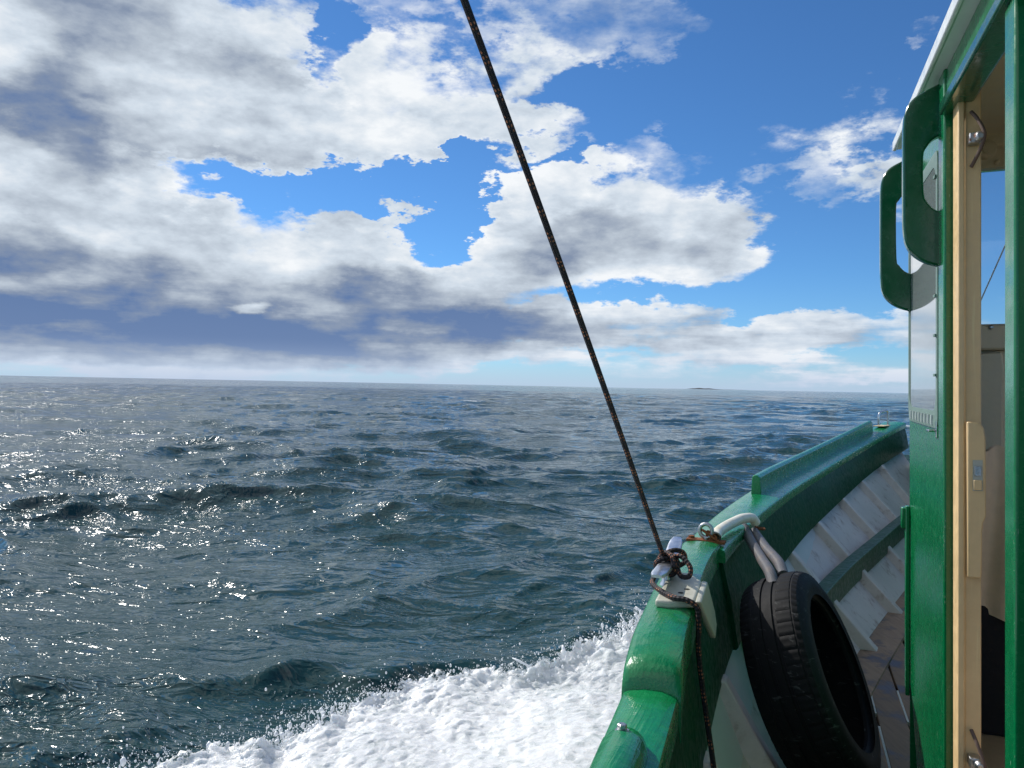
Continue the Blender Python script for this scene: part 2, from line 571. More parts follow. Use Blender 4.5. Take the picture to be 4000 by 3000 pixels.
M['cream'] = paint('cream_paint', (0.79, 0.55, 0.28), 0.45, 0.08, 0.3, 0.15, streak=0.25, chips=0.015, under=(0.10, 0.07, 0.05))
M['inside'] = paint('interior_cream_paint', (0.88, 0.74, 0.54), 0.5, 0.06, 0.25, 0.1)
M['hull_out'] = paint('hull_white_paint', (0.70, 0.71, 0.70), 0.4, 0.06, 0.1, 0.2)
M['old_green'] = paint('worn_green_board', (0.030, 0.105, 0.062), 0.5, 0.25, 0.5, 0.1, streak=0.0, chips=0.05, under=(0.16, 0.16, 0.11), dirt=0.3, dirt_col=(0.14, 0.15, 0.10))
M['dark'] = simple('dark_gap', (0.010, 0.013, 0.012), 0.7, 0.1)
M['black_int'] = simple('interior_shade_black', (0.012, 0.012, 0.015), 0.9, 0.3)  # black for the shade low inside the wheelhouse
M['alu'] = metal('cast_aluminium', (0.80, 0.81, 0.84), 0.34)
M['steel'] = metal('stainless_steel', (0.66, 0.66, 0.66), 0.14)
M['galv'] = metal('galvanised_steel', (0.55, 0.56, 0.57), 0.34, rust=0.12)
M['rust'] = metal('rusty_iron', (0.28, 0.22, 0.18), 0.5, rust=1.1)
M['pad'] = simple('cream_nylon_pad', (0.50, 0.49, 0.41), 0.42, 0.15, 60.0, 0.08, stain=(0.30, 0.28, 0.21))
M['hose_white'] = simple('cream_plastic_hose', (0.86, 0.81, 0.68), 0.36, 0.12, 40.0, 0.06, stain=(0.72, 0.58, 0.34))
M['canvas'] = simple('pale_canvas', (0.85, 0.66, 0.47), 0.65, 0.3, 30.0, 0.08)
M['deckbase'] = simple('deck_caulk', (0.035, 0.028, 0.024), 0.8, 0.3)
M['caulk'] = simple('pale_caulk', (0.50, 0.50, 0.44), 0.7, 0.2)
M['drain'] = simple('drain_plastic', (0.55, 0.60, 0.68), 0.5, 0.2)
M['sole'] = simple('varnished_sole', (0.62, 0.46, 0.30), 0.5, 0.2, 30.0, 0.1)
M['ink'] = simple('black_ink', (0.02, 0.02, 0.02), 0.6, 0.0)
M['plaque'] = simple('pale_plaque', (0.60, 0.60, 0.52), 0.5, 0.0, 50.0, 0.04)
M['rubber_trim'] = simple('grey_rubber_seal', (0.16, 0.24, 0.21), 0.5, 0.2)
M['cord'] = simple('brown_cord', (0.14, 0.09, 0.07), 0.8, 0.4)

def mat_plank():
    m, t, b = new_mat('weathered_deck_wood')
    p = obco(t)
    oi = t.new('ShaderNodeObjectInfo').outputs['Random']
    g = t.noise(t.v('ADD', t.v('MULTIPLY', p, (60.0, 5.0, 60.0)), t.xyz(t.m('MULTIPLY', oi, 40.0), 0.0, 0.0)), 1.0, 6.0, 0.65)
    n = t.noise(p, 5.0, 6.0, 0.65)
    col = t.mix(g, c4(0.17, 0.105, 0.062), c4(0.42, 0.29, 0.185))
    col = t.v('SCALE', col, scale=t.rng(oi, 0.0, 1.0, 0.75, 1.15, 'LINEAR'))
    wet = t.rng(n, 0.48, 0.62)
    col = t.mix(wet, col, c4(0.075, 0.045, 0.028))
    t.put(b.inputs['Base Color'], col)
    t.put(b.inputs['Roughness'], t.fmix(wet, 0.75, 0.35))
    t.put(b.inputs['Normal'], t.bump(g, 0.4, 0.004))
    return m
M['plank'] = mat_plank()

def mat_tyre():
    m, t, b = new_mat('tyre_rubber')
    p = obco(t)
    n = t.noise(p, 30.0, 5.0, 0.65)
    sc = t.noise(t.v('MULTIPLY', p, (20.0, 20.0, 70.0)), 1.0, 4.0, 0.6, 0.6)
    col = t.mix(n, c4(0.004, 0.004, 0.0055), c4(0.011, 0.0115, 0.013))
    col = t.mix(t.rng(sc, 0.60, 0.74, 0.0, 0.7), col, c4(0.10, 0.10, 0.10))
    t.put(b.inputs['Base Color'], col)
    t.put(b.inputs['Roughness'], t.fmix(n, 0.55, 0.8))
    b.inputs['Specular IOR Level'].default_value = 0.18
    t.put(b.inputs['Normal'], t.bump(n, 0.25, 0.004))
    return m
M['tyre'] = mat_tyre()

def mat_hose_grey():
    m, t, b = new_mat('ribbed_grey_hose')
    uv = t.new('ShaderNodeTexCoord').outputs['UV']
    u, v = t.sep(uv)[0:2]
    zig = t.m('ABSOLUTE', t.m('SUBTRACT', t.m('FRACT', t.m('MULTIPLY', u, 4.0)), 0.5))
    w = t.m('SINE', t.m('MULTIPLY', t.m('ADD', t.m('MULTIPLY', v, 180.0), t.m('MULTIPLY', zig, 3.0)), 6.2832))
    n = t.noise(obco(t), 25.0, 5.0, 0.6)
    col = t.mix(t.rng(w, -0.6, 0.6), c4(0.05, 0.05, 0.058), c4(0.20, 0.195, 0.21))
    col = t.mix(t.rng(n, 0.45, 0.7, 0.0, 0.45), col, c4(0.22, 0.17, 0.13))
    t.put(b.inputs['Base Color'], col)
    b.inputs['Roughness'].default_value = 0.5
    t.put(b.inputs['Normal'], t.bump(w, 0.35, 0.003))
    return m
M['hose_grey'] = mat_hose_grey()

def mat_rope():
    m, t, b = new_mat('braided_dark_rope')
    uv = t.new('ShaderNodeTexCoord').outputs['UV']
    u, v = t.sep(uv)[0:2]
    a = t.m('SINE', t.m('MULTIPLY', t.m('ADD', t.m('MULTIPLY', v, 46.0), t.m('MULTIPLY', u, 3.0)), 6.2832))
    c = t.m('SINE', t.m('MULTIPLY', t.m('SUBTRACT', t.m('MULTIPLY', v, 46.0), t.m('MULTIPLY', u, 3.0)), 6.2832))
    weave = t.m('MULTIPLY', a, c)
    big = t.m('SINE', t.m('MULTIPLY', t.m('ADD', t.m('MULTIPLY', v, 15.0), u), 6.2832))
    fleck = t.m('MULTIPLY', t.rng(weave, 0.25, 0.5), t.rng(big, 0.15, 0.6))
    n = t.noise(obco(t), 160.0, 4.0, 0.6)
    base = t.mix(n, c4(0.007, 0.006, 0.010), c4(0.030, 0.024, 0.030))
    col = t.mix(fleck, base, c4(0.46, 0.17, 0.085))
    t.put(b.inputs['Base Color'], col)
    b.inputs['Roughness'].default_value = 0.75
    t.put(b.inputs['Normal'], t.bump(weave, 0.6, 0.003))
    return m
M['rope'] = mat_rope()

def mat_pane():
    m, t, b = new_mat('scratched_acrylic_pane')
    p = obco(t)
    n = t.noise(t.v('MULTIPLY', p, (70.0, 70.0, 6.0)), 1.0, 4.0, 0.6)
    t.put(b.inputs['Base Color'], c4(0.30, 0.33, 0.34))
    t.put(b.inputs['Roughness'], t.fmix(n, 0.02, 0.09))
    b.inputs['IOR'].default_value = 1.5
    b.inputs['Coat Weight'].default_value = 1.0
    b.inputs['Coat Roughness'].default_value = 0.03
    return m
M['pane'] = mat_pane()

def mat_clear():
    m, t, b = new_mat('clear_windscreen_glass')
    tr = t.new('ShaderNodeBsdfTransparent')
    tr.inputs[0].default_value = c4(0.93, 0.95, 0.96)
    gl = t.new('ShaderNodeBsdfGlossy')
    gl.inputs['Roughness'].default_value = 0.02
    fr = t.new('ShaderNodeFresnel')
    fr.inputs[0].default_value = 1.45
    mx = t.new('ShaderNodeMixShader')
    t.l.new(fr.outputs[0], mx.inputs[0])
    t.l.new(tr.outputs[0], mx.inputs[1])
    t.l.new(gl.outputs[0], mx.inputs[2])
    out = [n for n in m.node_tree.nodes if n.type == 'OUTPUT_MATERIAL'][0]
    t.l.new(mx.outputs[0], out.inputs['Surface'])
    return m
M['glass'] = mat_clear()

def mat_sea():
    m, t, b = new_mat('sea_water')
    g = t.new('ShaderNodeNewGeometry').outputs['Position']
    x, y, z = t.sep(g)[0:3]
    at = t.new('ShaderNodeAttribute', attribute_name='foam').outputs['Fac']
    p = t.v('MULTIPLY', g, (1.0, 1.0, 0.0))
    pr = t.new('ShaderNodeVectorRotate', rotation_type='Z_AXIS')
    t.put(pr.inputs['Vector'], p)
    pr.inputs['Angle'].default_value = rad(12)
    ps = t.v('MULTIPLY', pr.outputs[0], (0.62, 1.0, 0.0))
    def ridged(v_, sc, det, ro_, di):
        q = t.noise(v_, sc, det, ro_, di)
        q = t.m('SUBTRACT', 1.0, t.m('ABSOLUTE', t.m('MULTIPLY', t.m('SUBTRACT', q, 0.5), 3.0)), clamp=True)
        return t.m('MULTIPLY', q, q)
    gust = t.rng(t.noise(p, 0.45, 4.0, 0.6), 0.35, 0.68, 0.25, 1.35)
    # cat's paws: small patches ruffled by gusts
    for (gx, gy, gr, gk) in ((-3.7, 5.9, 1.35, 1.9), (-2.75, 5.0, 0.9, 1.3), (-8.4, 15.2, 1.8, 1.2), (-7.0, 24.0, 3.0, 0.9)):
        dg = t.v('LENGTH', t.v('SUBTRACT', p, (gx, gy, 0.0)))
        gust = t.m('ADD', gust, t.rng(t.m('ADD', dg, t.m('MULTIPLY', t.noise(p, 1.6, 3.0, 0.6), gr * 0.8)), gr * 1.5, gr * 0.5, 0.0, gk))
    pst = t.v('MULTIPLY', pr.outputs[0], (0.50, 1.0, 0.0))
    n1 = ridged(pst, 1.9, 2.5, 0.5, 0.55)
    n2 = ridged(t.v('ADD', ps, (3.0, 1.0, 0.0)), 6.5, 2.5, 0.55, 0.5)
    n3 = t.noise(ps, 34.0, 2.0, 0.55, 0.4)
    far = t.rng(t.v('LENGTH', p), 25.0, 160.0)
    n0 = t.m('MULTIPLY', ridged(t.v('MULTIPLY', ps, (0.7, 1.0, 0.0)), 0.42, 3.0, 0.58, 0.4), t.m('MULTIPLY', far, 0.26))
    h = t.m('ADD', t.m('ADD', n0, t.m('MULTIPLY', n1, 0.034)), t.m('MULTIPLY', gust, t.m('ADD', t.m('MULTIPLY', n2, 0.0105), t.m('MULTIPLY', n3, 0.0019))))
    bmp = t.bump(h, 1.0, 1.0)
    # lacy foam left by the bow wave and on breaking crests
    fn = t.noise(p, 4.5, 8.0, 0.72, 1.2)
    fv = t.voro(t.v('ADD', p, t.v('SCALE', t.noise(p, 3.0, 4.0, out='Color'), scale=0.35)), 7.0, 'DISTANCE_TO_EDGE')
    lace = t.m('ADD', fn, t.rng(fv, 0.0, 0.16, 0.22, -0.10))
    fm = t.rng(t.m('ADD', lace, t.m('MULTIPLY', at, 0.80)), 0.84, 1.06)
    fm = t.m('MULTIPLY', fm, t.rng(at, 0.0, 0.12))
    t.put(b.inputs['Base Color'], t.mix(fm, c4(0.015, 0.050, 0.050), c4(0.80, 0.83, 0.84)))
    t.put(b.inputs['Roughness'], t.fmix(fm, 0.075, 0.75))
    b.inputs['IOR'].default_value = 1.40
    t.put(b.inputs['Normal'], bmp)
    return m
M['sea'] = mat_sea()

def mat_foam():
    m, t, b = new_mat('white_foam')
    p = obco(t)
    ro = t.new('ShaderNodeVectorRotate', rotation_type='Z_AXIS')
    t.put(ro.inputs['Vector'], p)
    ro.inputs['Angle'].default_value = rad(-30)
    ps = t.v('MULTIPLY', ro.outputs[0], (0.55, 1.0, 0.8))
    wv = t.v('ADD', ps, t.v('SCALE', t.noise(ps, 6.0, 4.0, 0.6, out='Color'), scale=0.22))
    n = t.noise(wv, 12.0, 7.0, 0.70)
    n2 = t.noise(wv, 70.0, 5.0, 0.75)
    cell = t.voro(wv, 34.0, 'SMOOTH_F1')
    thin = t.new('ShaderNodeAttribute', attribute_name='thin').outputs['Fac']
    edge = t.new('ShaderNodeAttribute', attribute_name='edge').outputs['Fac']
    lace = t.m('ADD', t.m('MULTIPLY', t.noise(wv, 9.0, 8.0, 0.74, 0.5), 0.75), t.m('MULTIPLY', cell, 0.35))
    grey = t.rng(t.m('ADD', lace, t.m('MULTIPLY', thin, 0.20)), 0.50, 0.76)
    col = t.mix(grey, c4(0.84, 0.85, 0.855), c4(0.46, 0.51, 0.51))
    aer = t.m('MULTIPLY', t.rng(t.noise(ps, 1.7, 5.0, 0.65, 0.6), 0.47, 0.70), t.rng(thin, 0.0, 0.6, 0.25, 0.75))
    col = t.mix(aer, col, c4(0.40, 0.50, 0.48))
    t.put(b.inputs['Base Color'], col)
    t.put(b.inputs['Roughness'], t.rng(n2, 0.35, 0.6, 0.55, 0.10))
    b.inputs['Subsurface Weight'].default_value = 0.55
    b.inputs['Subsurface Radius'].default_value = (0.05, 0.055, 0.06)
    b.inputs['Subsurface Scale'].default_value = 0.8
    hole = t.rng(t.m('ADD', lace, t.m('ADD', t.m('MULTIPLY', edge, 0.72), t.m('MULTIPLY', thin, 0.10))), 0.80, 0.90)
    t.put(b.inputs['Alpha'], t.m('SUBTRACT', 1.0, hole))
    t.put(b.inputs['Normal'], t.bump(t.m('ADD', t.m('MULTIPLY', n, 0.6), t.m('ADD', t.m('MULTIPLY', n2, 0.55), t.m('MULTIPLY', cell, 0.3))), 0.6, 0.016))
    return m
M['foam'] = mat_foam()

def mat_drop():
    m, t, b = new_mat('white_spray')
    b.inputs['Base Color'].default_value = c4(0.90, 0.92, 0.94)
    b.inputs['Roughness'].default_value = 0.15
    return m
M['spray'] = mat_drop()
M['island'] = simple('dark_island', (0.030, 0.036, 0.040), 0.9, 0.0, 0.01)


# ---------------------------------------------------------------- sea
def perlin(x, y, seed):
    r = np.random.default_rng(seed)
    perm = r.permutation(512)
    perm = np.concatenate([perm, perm, perm])
    ang = r.uniform(0, 2 * np.pi, 512)
    gx, gy = np.cos(ang), np.sin(ang)
    xi = np.floor(x).astype(np.int64)
    yi = np.floor(y).astype(np.int64)
    xf, yf = x - xi, y - yi
    def gr(i, j, fx, fy):
        k = perm[(perm[i & 511] + j) & 511]
        return gx[k] * fx + gy[k] * fy
    u = xf ** 3 * (xf * (xf * 6 - 15) + 10)
    v = yf ** 3 * (yf * (yf * 6 - 15) + 10)
    a = gr(xi, yi, xf, yf) * (1 - u) + gr(xi + 1, yi, xf - 1, yf) * u
    b = gr(xi, yi + 1, xf, yf - 1) * (1 - u) + gr(xi + 1, yi + 1, xf - 1, yf - 1) * u
    return (a * (1 - v) + b * v) * 1.4

def sstep(e0, e1, x):
    t = np.clip((x - e0) / (e1 - e0), 0, 1)
    return t * t * (3 - 2 * t)

WAVES = []
for lam in np.geomspace(0.42, 15.0, 84):
    th = rad(-97) + rng.normal(0, 0.62 if lam < 4 else 0.42)
    amp = 0.0047 * lam * rng.uniform(0.5, 1.3) * (1.0 if lam < 2.2 else 1.0 if lam < 7 else 0.62)
    WAVES.append((2 * np.pi / lam, math.cos(th), math.sin(th), amp, rng.uniform(0, 2 * np.pi), lam))

# crests that stand out: centre x, y, direction of travel (deg), half length, half width, height
CRESTS = [
    (-1.95, 6.75, -66, 1.1, 0.46, 0.33), (-0.75, 6.95, -78, 1.1, 0.42, 0.30), (-3.55, 6.1, -100, 1.2, 0.50, 0.40),
    (-2.7, 5.3, -50, 0.8, 0.34, 0.14), (-0.8, 18.5, -92, 1.6, 0.55, 0.36), (2.3, 19.5, -88, 2.2, 0.60, 0.36),
    (5.0, 19.6, -95, 1.8, 0.55, 0.38), (-1.2, 24.0, -90, 1.4, 0.5, 0.34), (4.2, 25.5, -92, 1.6, 0.6, 0.38),
    (-7.6, 15.6, -92, 1.7, 0.55, 0.30), (-4.4, 21.0, -95, 1.8, 0.5, 0.30), (-3.4, 9.6, -80, 0.9, 0.35, 0.16),
    (0.9, 10.6, -100, 1.0, 0.4, 0.13), (-9.5, 27.0, -90, 2.5, 0.7, 0.34), (0.75, 7.6, -105, 0.6, 0.35, 0.20),
    (8.0, 33.0, -88, 2.5, 0.7, 0.4), (-1.8, 13.2, -95, 1.2, 0.4, 0.17),
]

def sea_shape(x, y, spacing):
    """Height and sideways pull of the sea surface; waves the local mesh cannot carry are left to the material."""
    h = np.zeros_like(x)
    dx_ = np.zeros_like(x)
    dy_ = np.zeros_like(x)
    group = np.clip(0.72 + 0.75 * perlin(x * 0.11, y * 0.11, 3) + 0.35 * perlin(x * 0.31, y * 0.31, 4), 0.12, 1.6)
    for (k, cx, cy, amp, ph, lam) in WAVES:
        keep = np.clip((lam - 2.0 * spacing) / (2.2 * spacing), 0, 1)
        if not keep.any():
            continue
        a = k * (x * cx + y * cy) + ph
        aa = amp * keep * (group if lam < 7 else 1.0)
        h += aa * np.cos(a)
        q = 1.0 if lam > 0.8 else 0.8
        dx_ -= q * aa * cx * np.sin(a)
        dy_ -= q * aa * cy * np.sin(a)
    # short steep chop: ridged noise stretched along the crests, pulled towards the front faces
    wx = x + 0.55 * perlin(x * 0.35, y * 0.35, 81) + 0.16 * perlin(x * 1.3, y * 1.3, 82)
    wy = y + 0.55 * perlin(x * 0.35 + 9, y * 0.35, 83) + 0.16 * perlin(x * 1.3, y * 1.3 + 7, 84)
    for (lam, st_, ang, sd) in ((3.4, 0.050, 8, 91), (1.9, 0.052, -14, 92), (1.15, 0.056, 20, 93), (0.66, 0.056, -6, 94), (0.38, 0.050, 15, 95)):
        keep = np.clip((lam - 1.6 * spacing) / (2.0 * spacing), 0, 1)
        if not keep.any():
            continue
        ca, sa = math.cos(rad(ang)), math.sin(rad(ang))
        u_, v_ = wx * ca + wy * sa, -wx * sa + wy * ca
        q = perlin(u_ / lam * 0.42, v_ / lam * 0.85, sd)
        q = np.clip(1 - 2.1 * np.abs(q), 0, 1) ** 2
        q = q * np.clip(0.25 + 1.3 * perlin(x / lam * 0.22, y / lam * 0.22, sd + 20) + 0.45 * group, 0, 1.5) * keep * lam * st_
        h += q - 0.3 * lam * st_ * keep
        dx_ += q * 0.9 * sa
        dy_ -= q * 0.9 * ca
    for (cx, cy, dg, hl, hw, ht) in CRESTS:
        ca, sa = math.cos(rad(dg)), math.sin(rad(dg))
        along = (x - cx) * -sa + (y - cy) * ca
        acr = (x - cx) * ca + (y - cy) * sa
        acr = acr + 0.16 * np.sin(along * 2.1 / hl + cx) + 0.10 * np.sin(along * 5.0 / hl + cy)
        env = np.exp(-(along / hl) ** 2) * (0.82 + 0.18 * np.sin(along * 7.0 / hl + cx * 3))
        # steep in front, long behind
        w = np.where(acr > 0, hw * 0.5, hw * 1.35)
        prof = np.exp(-np.abs(acr / w) ** 1.35)
        ht = ht * 0.55
        h += ht * env * prof
        dx_ += 0.28 * ht * env * prof * ca
        dy_ += 0.28 * ht * env * prof * sa
    return h, dx_, dy_

# the bow wave: crest line on the water, boat heading to starboard of the view
CREST_LINE = np.array([(-6.2, 2.2), (-4.6, 3.1), (-3.2, 3.5), (-2.16, 4.12), (-1.51, 4.48), (-1.05, 5.0), (-0.54, 5.38),
                       (0.16, 5.5), (0.56, 5.82), (0.85, 6.1), (1.35, 6.7), (2.0, 7.5), (2.9, 8.5), (4.0, 9.6)])
def crest_dist(x, y):
    """Signed distance to the crest line (positive on the boat's side) and the fraction along it."""
    best = np.full(x.shape, 1e9)
    side = np.zeros(x.shape)
    frac = np.zeros(x.shape)
    n = len(CREST_LINE) - 1
    for i in range(n):
        a, b = CREST_LINE[i], CREST_LINE[i + 1]
        d = b - a
        t = np.clip(((x - a[0]) * d[0] + (y - a[1]) * d[1]) / d.dot(d), 0, 1)
        px, py = a[0] + t * d[0], a[1] + t * d[1]
        dd = np.hypot(x - px, y - py)
        s = np.sign((x - a[0]) * d[1] - (y - a[1]) * d[0])
        m_ = dd < best
        best = np.where(m_, dd, best)
        side = np.where(m_, s, side)
        frac = np.where(m_, (i + t) / n, frac)
    return best * side, frac

def mesh_from_grid(name, X, Y, Z, mat, wrap=False, attrs=None, smooth=True):
    R, C_ = X.shape
    co = np.stack([X, Y, Z], -1).reshape(-1, 3).astype(np.float32)
    i = np.arange(R - 1)[:, None]
    j = np.arange(C_ if wrap else C_ - 1)[None, :]
    jn = (j + 1) % C_
    quads = np.stack([i * C_ + j, i * C_ + jn, (i + 1) * C_ + jn, (i + 1) * C_ + j], -1).reshape(-1, 4).astype(np.int32)
    me = bpy.data.meshes.new(name)
    me.vertices.add(len(co))
    me.vertices.foreach_set('co', co.ravel())
    me.loops.add(quads.size)
    me.loops.foreach_set('vertex_index', quads.ravel())
    me.polygons.add(len(quads))
    me.polygons.foreach_set('loop_start', np.arange(0, quads.size, 4, dtype=np.int32))
    me.polygons.foreach_set('loop_total', np.full(len(quads), 4, dtype=np.int32))
    if smooth:
        me.polygons.foreach_set('use_smooth', np.ones(len(quads), dtype=bool))
    me.update()
    me.validate()
    for k, arr in (attrs or {}).items():
        at = me.attributes.new(k, 'FLOAT', 'POINT')
        at.data.foreach_set('value', arr.reshape(-1).astype(np.float32))
    me.materials.append(mat)
    ob = bpy.data.objects.new(name, me)
    COL.objects.link(ob)
    return ob

def build_sea():
    dense = np.linspace(rad(-50), rad(50), 860)
    rest = np.linspace(rad(50), rad(310), 130)[1:-1]
    th = np.concatenate([dense, rest])
    r = [0.6]
    while r[-1] < 26000:
        q = r[-1]
        st = 0.0088 if q > 3.0 else 0.05
        if q > 260:
            st = 0.0088 + 0.03 * min(1, math.log(q / 260) / 2)
        r.append(q * (1 + st))
    r = np.array(r)
    Rr, Th = np.meshgrid(r, th, indexing='ij')
    X, Y = Rr * np.sin(Th), Rr * np.cos(Th)
    sp = Rr * 0.0088
    sp[:, 860:] = Rr[:, 860:] * 0.036
    sp = np.where(Rr > 260, np.gradient(r)[:, None] * np.ones_like(Rr), sp)
    h, dx_, dy_ = sea_shape(X, Y, np.maximum(sp, 0.03))
    fade = np.clip((9000 - Rr) / 6000, 0, 1)
    sd, fr = crest_dist(X, Y)
    near = (np.abs(sd) < 2.5) & (Rr < 14)
    # swell of the bow wave itself, flattened inside the wake towards the hull
    lift = 0.20 * np.exp(-(np.maximum(-sd, 0) / 0.45) ** 2) * np.exp(-(np.maximum(sd, 0) / 1.0) ** 2) * (Rr < 20)
    calm = np.where((sd > 0) & (Rr < 14), 0.45, 1.0)
    Z = h * fade * calm + lift * (0.4 + fr) - 0.05
    foam = np.clip(1.0 - np.abs(sd + 0.05) / 0.55, 0, 1) * (Rr < 16)
    foam = np.maximum(foam, ((sd > 0) & (sd < 4.5) & (Rr < 16)).astype(float) * 0.9)
    # scattered whitecaps on the highest small crests
    wc = sstep(0.45, 0.75, perlin(X * 0.10, Y * 0.16, 21)) * sstep(0.14, 0.30, h) * (Rr > 16)
    foam = np.maximum(foam, 0.75 * wc)
    ob = mesh_from_grid('sea', X + dx_ * fade, Y + dy_ * fade, Z, M['sea'], wrap=True, attrs={'foam': foam})
    tag(ob, 'choppy grey green sea reaching to the horizon', 'sea', kind='structure')
    return ob
build_sea()

# low dark skerry on the horizon
def build_island():
    n, rows = 60, []
    prof = lambda t: (0.25 + 0.75 * max(0, math.sin(math.pi * min(1, t * 1.9))) ** 0.7) * (1 - t) ** 0.35 * min(1, t * 9)
    Yd = 7800.0
    for k, dep in ((0, -260), (1, -120), (2, 0), (3, 140), (4, 300)):
        row = []
        for i in range(n + 1):
            t = i / n
            x = 1770 + 620 * t
            hh = 15.0 * prof(t) * (0.85 + 0.15 * math.sin(t * 37)) * (0, 0.62, 1.0, 0.7, 0)[k] + (-1.0 if k in (0, 4) else 0)
            row.append((x, Yd + dep * (0.4 + 0.6 * math.sin(math.pi * min(max(t, 0.02), 0.98))), hh))
        rows.append(row)
    mb = MB()
    mb.grid(rows)
    me = mb.build('island', M['island'])
    me.matrix_world = Matrix.Identity(4)
    tag(me, 'low dark skerry on the horizon beside the rope', 'island', kind='structure')
build_island()

# ---------------------------------------------------------------- foam of the bow wave
def build_foam():
    nu, nv = 560, 330
    # resample the crest line evenly
    pl = np.array([list(p) for p in spline([(a, b, 0) for a, b in CREST_LINE], 24)])[:, :2]
    seg = np.hypot(*np.diff(pl, axis=0).T)
    s = np.concatenate([[0], np.cumsum(seg)])
    S = np.linspace(0.9, s[-1] - 0.3, nu)
    cx, cy = np.interp(S, s, pl[:, 0]), np.interp(S, s, pl[:, 1])
    tx, ty = np.gradient(cx), np.gradient(cy)
    ln = np.hypot(tx, ty)
    tx, ty = tx / ln, ty / ln
    nx, ny = ty, -tx                     # towards the boat
    for _ in range(60):
        nx = np.convolve(np.pad(nx, 6, 'edge'), np.ones(13) / 13, 'valid')
        ny = np.convolve(np.pad(ny, 6, 'edge'), np.ones(13) / 13, 'valid')
    v = np.linspace(0, 1, nv) ** 1.25
    off = -0.30 + v * 3.6                # metres across: from just outside the crest to under the boat
    f = np.linspace(0, 1, nu)
    X = cx[:, None] + nx[:, None] * off[None, :]
    Y = cy[:, None] + ny[:, None] * off[None, :]
    F = np.broadcast_to(f[:, None], X.shape)
    O = np.broadcast_to(off[None, :], X.shape)
    ragged = 0.17 * perlin(X * 1.6, Y * 1.6, 41) + 0.11 * perlin(X * 4.2, Y * 4.2, 42) + 0.05 * perlin(X * 11, Y * 11, 43)
    o = O + ragged
    H = np.interp(F, [0, 0.28, 0.40, 0.52, 0.60, 0.66, 0.75, 1.0], [0.03, 0.07, 0.10, 0.17, 0.24, 0.32, 0.30, 0.2])
    rise = sstep(-0.16, 0.02, o)
    fall = np.exp(-np.maximum(o - 0.03, 0) / 0.85)
    Z = H * rise * (0.30 + 0.70 * fall) - 0.30 * (1 - rise) + 0.03
    bil = lambda sc, sd: 2 * np.abs(perlin(X * sc, Y * sc, sd))
    det = 0.050 * bil(1.0, 51) + 0.016 * bil(3.2, 52) + 0.008 * bil(10, 53) + 0.007 * bil(24, 54) + 0.006 * bil(48, 55)
    edge = np.exp(-((o - 0.02) / 0.16) ** 2)
    spikes = edge * np.abs(perlin(X * 6, Y * 6, 61)) * 0.07 + edge * np.abs(perlin(X * 18, Y * 18, 62)) * 0.05
    Z = Z + det * rise * (0.55 + 0.8 * fall) + spikes * (0.5 + F)
    jit = 0.02
    X = X + jit * perlin(X * 16, Y * 16, 71)
    Y = Y + jit * perlin(X * 16, Y * 16, 72)
    thin = sstep(1.0, 2.6, o) * 0.9
    ob = mesh_from_grid('bow_wave_foam', X, Y, Z, M['foam'], attrs={'thin': thin, 'edge': 1.0 - sstep(-0.14, 0.24, o)})
    tag(ob, 'churning white foam of the bow wave along the green hull', 'foam', kind='stuff')
    return cx, cy, nx, ny, f, H[:, 0]
FOAM = build_foam()

